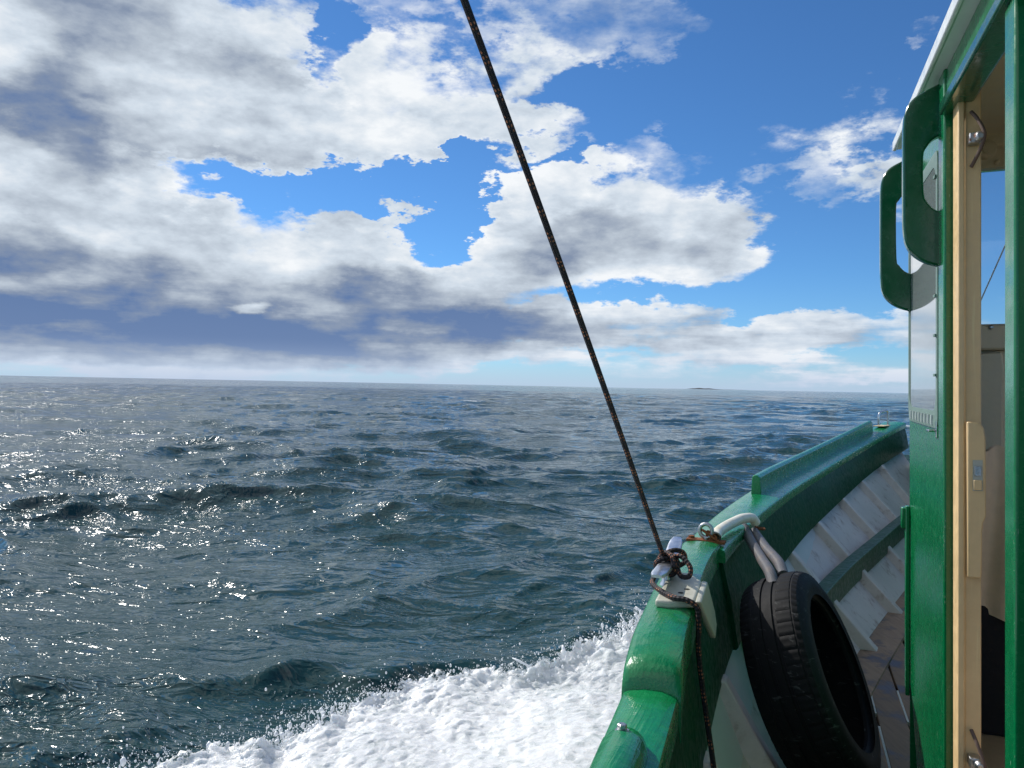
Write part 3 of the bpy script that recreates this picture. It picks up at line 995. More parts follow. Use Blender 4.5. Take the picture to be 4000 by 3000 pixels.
def build_spray():
    cx, cy, nx, ny, f, H = FOAM
    # unit icosphere
    bm = bmesh.new()
    bmesh.ops.create_icosphere(bm, subdivisions=1, radius=1.0)
    bv = np.array([v.co[:] for v in bm.verts])
    bf = np.array([[v.index for v in fc.verts] for fc in bm.faces])
    bm.free()
    r = np.random.default_rng(5)
    n = 13000
    idx = np.clip((r.beta(2.6, 2.0, n) * len(cx)).astype(int), 0, len(cx) - 1)
    out = r.normal(-0.02, 0.22, n) - r.exponential(0.10, n)
    up = r.exponential(0.065, n) * (0.6 + 0.9 * f[idx])
    clump = np.sin(idx * 0.11) * np.sin(idx * 0.043 + 1.0)
    up *= 0.7 + 0.6 * np.clip(clump, 0, 1)
    P = np.stack([cx[idx] + nx[idx] * out + r.normal(0, .02, n), cy[idx] + ny[idx] * out + r.normal(0, .02, n), H[idx] * np.exp(-np.maximum(-out, 0) / 0.25) + 0.01 + up], -1)
    rad_ = np.clip(r.lognormal(-6.0, 0.45, n), 0.0012, 0.008)
    # lumps of broken water right on the crest
    nl = 2600
    out[:nl] = r.normal(0.03, 0.07, nl)
    P[:nl, 0] = cx[idx[:nl]] + nx[idx[:nl]] * out[:nl]
    P[:nl, 1] = cy[idx[:nl]] + ny[idx[:nl]] * out[:nl]
    P[:nl, 2] = H[idx[:nl]] * 0.95 + np.abs(r.normal(0.0, 0.055, nl))
    rad_[:nl] = np.clip(r.lognormal(-4.9, 0.45, nl), 0.003, 0.018)
    st = np.stack([np.ones(n), np.ones(n), r.uniform(0.8, 1.9, n)], -1)
    V = (bv[None] * (rad_[:, None] * st)[:, None, :] + P[:, None, :]).reshape(-1, 3)
    Fc = (bf[None] + (np.arange(n) * len(bv))[:, None, None]).reshape(-1, 3)
    mb = MB()
    # thrown fingers and ropes of water with beads at their tips
    k = 0
    while k < 420:
        i = int(np.clip(r.beta(3.4, 2.0) * len(cx), 0, len(cx) - 1))
        if r.random() > 0.35 + 0.65 * f[i]:
            continue
        big = r.random() < 0.22 and 0.5 < f[i] < 0.70
        L = r.uniform(0.10, 0.22) if big else r.uniform(0.025, 0.12)
        o = r.normal(0.04, 0.07)
        base = Vector((cx[i] + nx[i] * o, cy[i] + ny[i] * o, H[i] * 0.92 - 0.02))
        lean = Vector((-nx[i] * r.uniform(0.0, 0.8) + r.normal(0, .35), -ny[i] * r.uniform(0.0, 0.8) + r.normal(0, .2), 1.0)).normalized()
        bend = Vector((r.normal(0, .5), r.normal(0, .3), -r.uniform(0, .6)))
        m_ = 7
        pts = [base + lean * (L * t) + bend * (L * t * t * 0.5) for t in np.linspace(0, 1, m_)]
        r0 = (0.016 if big else 0.010) * r.uniform(0.7, 1.4)
        rs = [r0 * (1.15 - 0.85 * t) * (1 + 0.25 * math.sin(t * 9 + k)) for t in np.linspace(0, 1, m_)]
        rs[-2] = r0 * 0.75
        rs[-1] = r0 * 0.35
        mb.tube(pts, rs, 6)
        k += 1
    k0 = len(V)
    V = np.concatenate([V, np.array(mb.V)])
    faces = [tuple(q) for q in Fc.tolist()] + [tuple(i + k0 for i in q) for q in mb.F]
    me = bpy.data.meshes.new('bow_wave_spray')
    me.from_pydata(V.tolist(), [], faces)
    me.polygons.foreach_set('use_smooth', [True] * len(me.polygons))
    me.materials.append(M['spray'])
    ob = bpy.data.objects.new('bow_wave_spray', me)
    COL.objects.link(ob)
    tag(ob, 'white droplets thrown up along the bow wave crest', 'spray', kind='stuff')
build_spray()


# ---------------------------------------------------------------- boat
boat = thing('fishing_boat', 'green painted wooden fishing boat with white inner bulwark and wheelhouse', 'boat', (0, 0, 0))
DECK = -1.40

# port rail, inner top edge: x, y, z of top, cap width, height of inner beam, beam lean, flare of the side at deck level
ST = [(-1.25, -2.4, -0.70, .135, .42, .01, .10), (-0.72, -1.2, -0.70, .135, .42, .01, .10), (-0.30, -0.2, -0.70, .135, .42, .015, .12),
      (0.02, 0.6, -0.70, .135, .42, .015, .14), (0.147, 1.0, -0.70, .135, .42, .02, .15), (0.27, 1.40, -0.70, .13, .41, .02, .17),
      (0.383, 1.745, -0.695, .13, .40, .02, .19), (0.462, 2.0, -0.66, .13, .39, .03, .22), (0.735, 2.8, -0.625, .135, .38, .06, .30),
      (1.12, 3.6, -0.62, .165, .35, .06, .40), (1.62, 4.5, -0.61, .185, .31, .06, .50), (2.2, 5.45, -0.595, .19, .27, .08, .58),
      (2.98, 6.6, -0.535, .19, .26, .06, .62), (3.46, 7.2, -0.465, .19, .26, .05, .60), (3.92, 7.7, -0.385, .19, .26, .04, .55)]
_dense = []
for a in range(0, 7, 3):
    cols = [(s[a], s[a + 1] if a + 1 < 7 else 0, s[a + 2] if a + 2 < 7 else 0) for s in ST]
    _dense.append([tuple(p) for p in spline(cols, 16)])
DST = np.array([list(a) + list(b) + [c[0]] for a, b, c in zip(*_dense)])
def st(y):
    return np.array([np.interp(y, DST[:, 1], DST[:, k]) for k in range(7)])
HEAD = Vector((0.342, 0.940, 0)).normalized()
def frame_at(y):
    a, b = st(y - 0.04), st(y + 0.04)
    t = Vector((b[0] - a[0], b[1] - a[1], 0)).normalized()
    return st(y), t, Vector((-t.y, t.x, 0))       # station, forward tangent, outboard normal
def hp(y, o, z, absz=False):
    s, t, n = frame_at(y)
    return Vector((s[0], s[1], (0 if absz else s[2]) + z)) + n * o

W0 = Vector((1.28, 2.45, 0))
SA = -HEAD                                         # aft along the wheelhouse side
NO = Vector((-HEAD.y, HEAD.x, 0))                  # outboard (port)
def mirror(p):
    """Port to starboard across the boat's centre line."""
    p = Vector(p)
    d = (p - W0).dot(NO) + 0.76
    return p - NO * (2 * d)

def sweep(ys, section, flip=False):
    rows = []
    for y in ys:
        r = section(y)
        rows.append([mirror(p) for p in r] if flip else r)
    return rows

def cap_section(inset=0.0, lift=0.0, thick=0.065, crown=0.006):
    def f(y):
        w = st(y)[3] - 0.0
        z = lift
        prof = [(-inset, z - thick), (-inset, z - 0.016), (-inset + 0.005, z - 0.006), (-inset + 0.016, z - 0.001), (w * 0.3, z + crown * 0.8), (w * 0.6, z + crown * 0.8),
                (w - 0.018, z - 0.002), (w - 0.006, z - 0.008), (w, z - 0.020), (w + 0.002, z - thick)]
        return [hp(y, o, zz) for o, zz in prof]
    return f

for flip in (False, True):
    rr = np.linspace(-2.3, 1.80, 40)
    mb = MB()
    mb.grid(sweep(rr, cap_section(), flip), closed_u=True, caps=True)
    part(mb, 'rail_cap', M['rail'], boat)
    # raised block: slanted rounded riser at its after end
    mb = MB()
    ys = [1.715, 1.722, 1.735, 1.755, 1.78] + list(np.linspace(1.82, 2.93, 34))
    lift = {1.715: -0.004, 1.722: 0.022, 1.735: 0.042, 1.755: 0.054, 1.78: 0.060}
    rows = []
    for y in ys:
        L = lift.get(y, 0.060 - 0.045 * max(0, (y - 1.82) / 1.1))
        r = cap_section(0.004, L, 0.10, 0.004)(y)
        rows.append([mirror(p) for p in r] if flip else r)
    mb.grid(rows, closed_u=True, caps=True)
    part(mb, 'rail_block', M['rail'], boat)
    mb = MB()
    mb.grid(sweep(np.linspace(2.90, 7.72, 90), cap_section(0.028, 0.0, 0.052), flip), closed_u=True, caps=True)
    part(mb, 'rail_cap', M['rail'], boat)
    # heavy beam under the cap
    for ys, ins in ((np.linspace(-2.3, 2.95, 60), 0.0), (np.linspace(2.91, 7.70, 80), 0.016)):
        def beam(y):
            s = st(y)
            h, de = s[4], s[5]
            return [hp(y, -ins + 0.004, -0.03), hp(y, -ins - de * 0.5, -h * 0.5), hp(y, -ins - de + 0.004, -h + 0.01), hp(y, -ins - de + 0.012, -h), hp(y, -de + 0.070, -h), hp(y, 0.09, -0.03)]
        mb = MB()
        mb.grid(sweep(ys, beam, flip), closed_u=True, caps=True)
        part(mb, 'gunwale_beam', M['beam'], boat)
    # inner planking of the bulwark, then the outer side of the hull
    def skin_o(y, z):
        s = st(y)
        k = (-(z - s[2]) - s[4]) / (s[2] - s[4] - DECK) if (s[2] - s[4] - DECK) else 0
        return 0.055 - s[5] - (s[6] - s[5]) * k
    def inner(y):
        s = st(y)
        z0 = s[2] - s[4] + 0.05
        zs = np.linspace(z0, DECK - 0.12, 7)
        return [hp(y, skin_o(y, z), z, True) for z in zs] + [hp(y, skin_o(y, z) + 0.05, z, True) for z in zs[::-1]]
    mb = MB()
    mb.grid(sweep(np.linspace(-2.3, 7.66, 90), inner, flip), closed_u=True, caps=True)
    part(mb, 'bulwark_lining', M['beam' if flip else 'white_paint'], boat)  # unseen starboard lining kept dark to dull its reflection in the port beam
    def outer(y):
        s = st(y)
        zs = [s[2] - 0.04, s[2] - 0.3, s[2] - 0.6, -1.5, -2.0, -2.5, -2.9]
        return [hp(y, max(s[3] - 0.012 - (s[6] + 0.05) * ((s[2] - z) / (s[2] - DECK)) * 0.95, -1.2), z, True) for z in zs]
    mb = MB()
    mb.grid(sweep(np.linspace(-2.3, 7.70, 70), outer, flip))
    part(mb, 'hull_side', M['hull_out'], boat)
    # rubbing strake just under the cap outside
    def strake(y):
        s = st(y)
        return [hp(y, s[3] - 0.006, -0.068), hp(y, s[3] + 0.010, -0.075), hp(y, s[3] + 0.010, -0.105), hp(y, s[3] - 0.012, -0.112)]
    mb = MB()
    mb.grid(sweep(np.linspace(-2.3, 7.68, 70), strake, flip), closed_u=True, caps=True)
    part(mb, 'rubbing_strake', M['dark'], boat)

# frames (ribs) inside the bulwark
FRAMES = [0.55, 1.10, 1.62, 2.12, 2.62, 3.10, 3.65, 4.28, 4.98, 5.72, 6.42, 7.05]
for y in FRAMES:
    s, t, n = frame_at(y)
    z0, z1 = s[2] - s[4] + 0.02, DECK - 0.05
    mb = MB()
    rows = []
    for z in np.linspace(z0, z1, 6):
        o = skin_o(y, z)
        c = hp(y, o, z, True)
        dep = 0.075
        rows.append([c + t * 0.042 + n * 0.01, c + t * 0.036 - n * dep, c - t * 0.036 - n * dep, c - t * 0.042 + n * 0.01])
    mb.grid(rows, closed_u=True, caps=True)
    part(mb, 'bulwark_frame', M['white_paint'], boat, bevel=0.006)

# ledge board along the frames
def ledge(y):
    s, t, n = frame_at(y)
    z = -1.075
    o = skin_o(y, z) - 0.078
    up = Vector((0, 0, 1))
    tilt = (up * 0.93 - n * 0.36)
    c = hp(y, o, z, True)
    return [c, c - n * 0.085 + up * 0.01, c - n * 0.075 - up * 0.135, c - up * 0.135 - n * 0.02]
mb = MB()
mb.grid(sweep(np.linspace(3.74, 6.6, 24), ledge), closed_u=True, caps=True)
ledge_o = part(mb, 'ledge_board', M['old_green'], boat, bevel=0.005)
mb = MB()
p = ledge(3.83)[1] + Vector((0, 0, -0.05))
_, t_, n_ = frame_at(3.83)
mb.lathe(p, -n_, [(0, 0.017), (0.004, 0.017), (0.004, 0.010), (0.012, 0.010), (0.013, 0.004)], 6)
part(mb, 'bolt', M['galv'], ledge_o, smooth=False)

# deck: dark bed, planks laid fore and aft, pale caulking in some seams
mb = MB()
rows = []
for y in np.linspace(-2.2, 7.6, 50):
    a = hp(y, skin_o(y, DECK) + 0.02, DECK - 0.035, True)
    rows.append([a, mirror(a)])
mb.grid(rows)
deck = part(mb, 'deck', M['deckbase'], boat)
WP = 0.118
side_pts = [hp(y, skin_o(y, DECK) + 0.03, DECK, True) for y in np.linspace(-2.2, 7.6, 160)]
side_l = [((p - W0).dot(NO), (p - W0).dot(HEAD)) for p in side_pts]
k = 0
seams = []
n0 = 0.50
while n0 > -2.0:
    n1 = n0 - WP
    if n1 >= -0.76:
        hs_ = [h for (nn, h) in side_l if nn >= (n0 + n1) / 2]
    else:
        hs_ = [h for (nn, h) in side_l if nn >= -1.52 - (n0 + n1) / 2]
    if len(hs_) > 2:
        h0, h1 = max(min(hs_), -3.5), max(hs_) - 0.02
        if h1 - h0 > 0.4:
            cuts = [h0] + [q for q in (h0 + 1.2 + 2.0 * ((k * 0.37) % 1.0) + i * 6.5 for i in range(3)) if q < h1 - 0.3] + [h1]
            for a, b in zip(cuts[:-1], cuts[1:]):
                mb = MB()
                c = W0 + NO * ((n0 + n1) / 2) + HEAD * ((a + b) / 2)
                mb.box((c.x, c.y, DECK - 0.015 + random.uniform(-.0015, .0015)), HEAD * ((b - a) / 2 - 0.002), NO * (WP / 2 - 0.0045), (0, 0, 0.0135))
                part(mb, 'plank', M['plank'], deck, bevel=0.003, seg=1)
            seams.append((n1, h0, h1))
    n0 = n1
    k += 1
for i, (nn, h0, h1) in enumerate(seams):
    for a, b in ((0.16, 0.62), (0.75, 1.10)):
        sh = 0.13 * ((i * 0.618) % 1.0)
        if not (-0.75 < nn < 0.1):
            continue
        mb = MB()
        c = W0 + NO * nn + HEAD * ((a + b) / 2 + sh)
        mb.box((c.x, c.y, DECK - 0.009), HEAD * ((b - a) / 2), NO * 0.0042, (0, 0, 0.008))
        part(mb, 'caulking', M['caulk'], deck, smooth=False)

# covering board where the deck meets the bulwark
def cover(y):
    o = skin_o(y, DECK)
    return [hp(y, o + 0.03, DECK - 0.004, True), hp(y, o + 0.03, DECK + 0.005, True), hp(y, o - 0.15, DECK + 0.005, True), hp(y, o - 0.155, DECK - 0.004, True)]
mb = MB()
mb.grid(sweep(np.linspace(-2.2, 7.55, 80), cover), closed_u=True, caps=True)
part(mb, 'covering_board', M['plank'], deck)

# drain cover
dc = Vector((1.68, 3.02, DECK))
mb = MB()
mb.lathe(dc, (0, 0, 1), [(0.0, 0.090), (0.006, 0.090), (0.010, 0.082), (0.010, 0.0005)], 32)
drain = part(mb, 'deck_drain', M['drain'], boat)
mb = MB()
for k in range(7):
    a = k * 2 * math.pi / 6
    q = dc + (Vector((math.cos(a), math.sin(a), 0)) * 0.026 if k < 6 else Vector((0, 0, 0)))
    mb.lathe(q + Vector((0, 0, 0.0085)), (0, 0, 1), [(0, 0.0075), (0.0022, 0.0075)], 10)
part(mb, 'drain_hole', M['dark'], drain, smooth=False)

# upright wash board on the forward rail
def wash(y):
    o = st(y)[3] * 0.62
    h = 0.108
    return [hp(y, o - 0.030, 0.0), hp(y, o - 0.022, h - 0.012), hp(y, o - 0.006, h), hp(y, o + 0.012, h), hp(y, o + 0.020, h - 0.010), hp(y, o + 0.026, 0.0)]
mb = MB()
mb.grid(sweep([4.20, 4.225] + list(np.linspace(4.3, 7.25, 40)), wash), closed_u=True, caps=True)
part(mb, 'wash_board', M['rail'], boat, bevel=0.004)

# stainless handle on a plate near the stem
hb = hp(7.50, 0.10, 0.004)
_, t_, n_ = frame_at(7.50)
mb = MB()
mb.box(hb + Vector((0, 0, 0.004)), t_ * 0.14, n_ * 0.05, (0, 0, 0.004))
hplate = part(mb, 'handle_plate', M['cream'], boat, bevel=0.002)
mb = MB()
hd = (t_ * 0.55 + n_ * 0.2 + Vector((0.5, -0.2, 0))).normalized()
q0, q1 = hb - hd * 0.065, hb + hd * 0.065
U = Vector((0, 0, 1))
mb.tube(spline([q0, q0 + U * 0.09, q0 + U * 0.125 + hd * 0.012, q0 + U * 0.135 + hd * 0.03, q1 + U * 0.150 - hd * 0.03, q1 + U * 0.145 - hd * 0.006, q1 + U * 0.11, q1], 6), 0.011, 10)
part(mb, 'handle', M['steel'], hplate)

# bracket with a bolt on the after rail
bb = hp(1.425, 0.072, 0.0)
_, t_, n_ = frame_at(1.40)
mb = MB()
rows = []
for k, (a, zz) in enumerate(((-0.30, 0.050), (-0.15, 0.050), (0.0, 0.046), (0.035, 0.040), (0.055, 0.026), (0.064, 0.0))):
    wdt = 0.047 if a < 0.0 else 0.047 * math.sqrt(max(0.05, 1 - (a / 0.066) ** 2))
    rows.append([bb + t_ * a + n_ * (wdt * math.cos(q)) + Vector((0, 0, -0.005 + (zz + 0.005) * math.sin(q) ** 0.8 if math.sin(q) > 0 else -0.005)) for q in np.linspace(0, math.pi, 11)])
mb.grid(rows, caps=True)
brk = part(mb, 'rail_bracket', M['rail'], boat)
mb = MB()
bq = bb + t_ * 0.012 + n_ * 0.004 + Vector((0, 0, 0.040))
mb.lathe(bq, (0, 0, 1), [(0, 0.014), (0.003, 0.014), (0.003, 0.0095), (0.013, 0.0095), (0.0145, 0.007)], 6)
part(mb, 'bolt', M['galv'], brk, smooth=False)

# ------------------------------------------------ cleat on its pad
def rp(y, o, dz):
    """Point above the raised rail block."""
    L = 0.060 - 0.045 * max(0, (y - 1.82) / 1.1)
    return hp(y, o, L + dz)
mb = MB()
outl = [rp(2.05, 0.096, 0.001), rp(2.045, 0.06, 0.001), rp(2.075, -0.008, 0.001), rp(2.27, -0.012, 0.001), rp(2.35, 0.03, 0.001), rp(2.36, 0.09, 0.001)]
mb.prism(outl, (0, 0, 0.022))
pad = part(mb, 'cleat_pad', M['pad'], boat, bevel=0.007, seg=3)
mb = MB()
fl = [rp(2.07, -0.006, 0.020), rp(2.28, -0.010, 0.020), rp(2.34, -0.028, -0.085), rp(2.31, -0.036, -0.120), rp(2.20, -0.038, -0.120), rp(2.13, -0.026, -0.06)]
mb.prism(fl, frame_at(2.2)[2] * -0.018)
part(mb, 'pad_flange', M['pad'], pad, bevel=0.006, seg=3)
c0, c1 = rp(2.10, 0.098, 0.062), rp(2.50, 0.085, 0.060)
ax = (c1 - c0).normalized()
sx = Vector((0, 0, 1)).cross(ax).normalized()
mb = MB()
rows = []
for t in np.linspace(0, 1, 17):
    c = c0.lerp(c1, t) + Vector((0, 0, (0.036 if t > 0.5 else 0.010) * (2 * t - 1) ** 2))
    e = min(t, 1 - t)
    w = 0.0225 * (0.62 if e < 0.001 else (0.9 if e < 0.08 else 1.0))
    h = 0.0085 * (0.5 if e < 0.001 else 1.0) + 0.003 * (1 - abs(2 * t - 1))
    rows.append([c + sx * (w * math.copysign(abs(math.cos(q)) ** 0.55, math.cos(q))) + Vector((0, 0, h * math.copysign(abs(math.sin(q)) ** 0.55, math.sin(q)))) for q in np.linspace(0, 2 * math.pi, 16, endpoint=False)])
mb.grid(rows, closed_u=True, caps=True)
cleat = part(mb, 'cleat', M['alu'], boat)
for t in (0.40, 0.60):
    mb = MB()
    c = c0.lerp(c1, t)
    mb.lathe(c - Vector((0, 0, 0.055)), (0, 0, 1), [(0, 0.018), (0.004, 0.017), (0.012, 0.012), (0.055, 0.012)], 14)
    part(mb, 'cleat_stem', M['alu'], cleat)
for y, o in ((2.085, 0.045), (2.13, 0.035), (2.17, 0.022)):
    mb = MB()
    mb.lathe(rp(y, o, 0.0215), (0, 0, 1), [(0, 0.008), (0.002, 0.008), (0.003, 0.004)], 10)
    part(mb, 'screw', M['dark'], pad)

# ------------------------------------------------ rope
RR = 0.0074
tie = c0.lerp(c1, 0.5)
rope_t = thing('rope', 'dark braided rope with orange flecks running up from the aluminium cleat', 'rope', tie)
top = Vector((-0.106, 1.45, 0.725))
foot = tie + Vector((-0.012, -0.01, 0.012))
dirn = (top - foot)
line = []
for t in np.linspace(0, 1.9, 90):
    q = foot + dirn * t
    sag = 0.034 * math.sin(math.pi * min(1, t / 1.9))
    line.append(q + Vector((0.55, 0.1, -0.2)) * sag)
mb = MB()
mb.tube(line, RR, 14)
part(mb, 'hauling_part', M['rope'], rope_t, tie)
# turns and hitches round the cleat
mb = MB()
def around(t, w, h, tw, ph=0.0, n=30, r=RR, open_=False):
    c = c0.lerp(c1, t)
    pts = []
    for q in np.linspace(0, 2 * math.pi, n, endpoint=False):
        pts.append(c + sx * (w * math.cos(q + ph)) + Vector((0, 0, h * math.sin(q + ph) - 0.002)) + ax * (tw * math.sin(q + ph + 0.8)))
    mb.tube(pts, r, 10, closed=True)
around(0.45, 0.030, 0.020, 0.022)
around(0.47, 0.031, 0.024, -0.034, 0.4)
around(0.55, 0.029, 0.022, 0.030, 0.9)
around(0.50, 0.033, 0.027, 0.040, 0.2)
c = c0.lerp(c1, 0.46)
Uz = Vector((0, 0, 1))
mb.tube(spline([c - sx * 0.020 + Uz * 0.026, c - sx * 0.045 + Uz * 0.028 - ax * 0.01, c - sx * 0.072 + Uz * 0.004 - ax * 0.03, c - sx * 0.070 - Uz * 0.020 - ax * 0.045,
                c - sx * 0.045 - Uz * 0.022 - ax * 0.035, c - sx * 0.030 + Uz * 0.0 - ax * 0.008, c - sx * 0.010 + Uz * 0.024 + ax * 0.01], 8), RR, 10)
mb.tube(spline([c + sx * 0.01 + Uz * 0.030, c - sx * 0.02 + Uz * 0.040 + ax * 0.02, c - sx * 0.045 + Uz * 0.030 + ax * 0.035, c - sx * 0.048 + Uz * 0.004 + ax * 0.03, c - sx * 0.02 - Uz * 0.012 + ax * 0.01], 8), RR, 10)
mb.tube(spline([c + sx * 0.025 + Uz * 0.012 + ax * 0.02, c + sx * 0.005 + Uz * 0.034, c - sx * 0.018 + Uz * 0.032 - ax * 0.03, c - sx * 0.030 + Uz * 0.005 - ax * 0.05], 8), RR, 10)
part(mb, 'hitch', M['rope'], rope_t, tie)
# free end: over the pad and down the inside of the bulwark
mb = MB()
tail = [c0.lerp(c1, 0.34) + sx * 0.022 - Uz * 0.012, c0.lerp(c1, 0.14) + sx * 0.020 - Uz * 0.028, rp(2.06, 0.052, 0.031), rp(2.045, 0.012, 0.030), rp(2.045, -0.016, 0.012),
        rp(2.05, -0.020, -0.03), rp(2.06, -0.018, -0.10), rp(2.075, -0.026, -0.20), rp(2.085, -0.040, -0.31), rp(2.09, -0.056, -0.43), rp(2.085, -0.075, -0.58), rp(2.07, -0.10, -0.70)]
mb.tube(spline(tail, 10), RR, 12)
part(mb, 'free_end', M['rope'], rope_t, tie)

# ------------------------------------------------ strap, eye bolt, hoses, tyre
yb = 2.96
_, t_, n_ = frame_at(yb)
mb = MB()
a_, b_ = hp(yb, 0.128, 0.016), hp(yb, -0.018, 0.012)
mid = (a_ + b_) / 2
mb.box(mid, (b_ - a_) / 2, t_ * 0.022, (0, 0, 0.005))
strap = part(mb, 'strap_plate', M['rust'], boat, bevel=0.0015)
for fr in (0.12,):
    mb = MB()
    mb.lathe(a_.lerp(b_, fr) + Uz * 0.004, (0, 0, 1), [(0, 0.012), (0.010, 0.012), (0.011, 0.008)], 6)
    part(mb, 'bolt', M['rust'], strap, smooth=False)
eye = a_.lerp(b_, 0.50) + Uz * 0.038
mb = MB()
e1 = (b_ - a_).normalized()
mb.tube([eye + e1 * (0.024 * math.cos(q)) + Uz * (0.026 * math.sin(q)) for q in np.linspace(0, 2 * math.pi, 28, endpoint=False)], 0.0078, 10, closed=True)
mb.tube([eye - Uz * 0.026, eye - Uz * 0.040], 0.009, 10)
part(mb, 'eye_bolt', M['galv'], boat)

hose_pts = [hp(2.955, 0.018, 0.030), hp(3.02, 0.022, 0.035), hp(3.13, 0.018, 0.034), hp(3.26, 0.004, 0.034), hp(3.36, -0.016, 0.034), hp(3.43, -0.038, 0.024), hp(3.45, -0.052, 0.0)]
ch = thing('chain_hose', 'cream plastic hose sleeve over a rusty chain lying across the green rail', 'hose', hose_pts[0])
mb = MB()
sp = spline(hose_pts, 10)
mb.tube(sp, 0.0215, 18, caps=False)
mb.tube(sp, 0.0165, 18, caps=False)
part(mb, 'hose_sleeve', M['hose_white'], ch, hose_pts[0])
def link(mb, c, d, w, L=0.022, R=0.011, r=0.0045):
    d, w = Vector(d).normalized(), Vector(w).normalized()
    pts = []
    for q in np.linspace(0, 2 * math.pi, 20, endpoint=False):
        pts.append(c + d * (R * math.cos(q) + math.copysign(L - R, math.cos(q))) + w * (R * math.sin(q)))
    mb.tube(pts, r, 8, closed=True)
hs0 = hose_pts[0]
dd = (hs0 - eye).normalized()
for k in range(3):
    mb = MB()
    link(mb, eye.lerp(hs0, 0.15 + 0.42 * k) - Uz * 0.006, dd, (Uz if k % 2 else dd.cross(Uz)) + Vector((0.2, 0.1, 0.1)))
    part(mb, 'chain_link', M['rust'], ch, hs0)
mb = MB()
link(mb, hose_pts[-1] - Uz * 0.010, -Uz + NO * -0.2, t_, 0.026, 0.014, 0.006)
part(mb, 'chain_link', M['rust'], ch, hs0)

# tyre geometry
TN = Vector((0.80, -0.46, 0.375)).normalized()          # axle direction, inboard, aft and up
TC = Vector((1.065, 2.74, -1.045))
TRad, TW = 0.365, 0.235
tt = Vector((0.5, 0.866, 0))
tu = (Uz - TN * Uz.dot(TN)).normalized()                # highest point of the tyre
tv = TN.cross(tu)
sling = thing('tyre_sling', 'pair of grey ribbed hose loops holding the black tyre below the rail', 'hose', hose_pts[-1])
def tpt(ang, rr, a):
    return TC + TN * a + (tu * math.cos(ang) + tv * math.sin(ang)) * rr
s0 = hose_pts[-1] - Uz * 0.020
mb = MB()
mb.tube(spline([(1.030, 3.42, -0.635), (1.003, 3.20, -0.668), (0.970, 2.97, -0.684), (0.946, 2.82, -0.690), (0.938, 2.75, -0.722)], 14), 0.0205, 18, uv=True)
part(mb, 'hose_loop', M['hose_grey'], sling, hose_pts[-1])
mb = MB()
mb.tube(spline([(1.072, 3.40, -0.655), (1.040, 3.15, -0.672), (1.016, 2.93, -0.680), (1.000, 2.83, -0.705)], 14), 0.0205, 18, uv=True)
part(mb, 'hose_loop', M['hose_grey'], sling, hose_pts[-1])
mb = MB()
link(mb, s0 + Vector((0.022, 0.0, -0.004)), Vector((1, 0.2, -0.2)), t_, 0.018, 0.012, 0.005)
part(mb, 'shackle', M['rust'], sling, hose_pts[-1])
mb = MB()
mb.tube([tpt(-0.02 - 0.20 * k / 8, TRad + 0.012 + 0.010 * math.sin(math.pi * k / 8), -0.01) for k in range(9)], 0.008, 8)
part(mb, 'tie_wire', M['galv'], sling, hose_pts[-1])

tbase = tpt(math.pi, TRad, 0)
tyre = thing('tyre_fender', 'worn black car tyre hung as a fender inside the green bulwark', 'tyre', tbase)
NS = 288
def ring(a, r, notch=None):
    return [tpt(2 * math.pi * j / NS, r - (notch(j) if notch else 0.0), a) for j in range(NS)]
hw = TW / 2
GR = 0.0060
def sipe(j):
    return 0.0032 if (j % 6) == 0 else (0.0016 if (j % 6) == 3 else 0.0)
def should(j):
    return 0.0034 if (j % 4) == 0 else 0.0
rows = [ring(-hw + 0.012, TRad - 0.030), ring(-hw + 0.016, TRad - 0.016, should), ring(-0.080, TRad - 0.006, should), ring(-0.062, TRad - 0.0025, sipe),
        ring(-0.060, TRad - GR), ring(-0.050, TRad - GR), ring(-0.048, TRad - 0.001, sipe), ring(-0.022, TRad), ring(-0.020, TRad - GR), ring(-0.010, TRad - GR), ring(-0.008, TRad),
        ring(0.018, TRad), ring(0.020, TRad - GR), ring(0.031, TRad - GR), ring(0.033, TRad - 0.001, sipe), ring(0.062, TRad - 0.003, sipe), ring(0.080, TRad - 0.0065, sipe),
        ring(0.082, TRad - 0.0105), ring(0.085, TRad - 0.0105), ring(0.087, TRad - 0.009, should), ring(hw - 0.016, TRad - 0.018, should), ring(hw - 0.012, TRad - 0.030)]
mb = MB()
mb.grid(rows, closed_u=True)
part(mb, 'tread', M['tyre'], tyre, tbase, angle=30)
RIM = 0.258
for sg in (-1, 1):
    NSS = 96
    pr = [(hw - 0.012, TRad - 0.030), (hw - 0.004, TRad - 0.048), (hw, TRad - 0.075), (hw - 0.001, TRad - 0.078), (hw - 0.002, TRad - 0.10), (hw - 0.012, RIM + 0.022), (hw - 0.014, RIM + 0.020), (hw - 0.018, RIM + 0.008),
          (hw - 0.024, RIM), (hw - 0.036, RIM), (hw - 0.036, RIM + 0.014), (hw - 0.022, RIM + 0.04), (hw - 0.018, TRad - 0.05), (hw - 0.045, TRad - 0.026)]
    mb = MB()
    mb.grid([[tpt(2 * math.pi * j / NSS, r, sg * a) for j in range(NSS)] for a, r in pr], closed_u=True)
    part(mb, 'sidewall', M['tyre'], tyre, tbase, angle=50)
mb = MB()
mb.grid([[tpt(2 * math.pi * j / 96, r, a) for j in range(96)] for a, r in ((-0.075, TRad - 0.026), (-0.03, TRad - 0.022), (0.03, TRad - 0.022), (0.075, TRad - 0.026))], closed_u=True)
part(mb, 'inner_liner', M['tyre'], tyre, tbase)

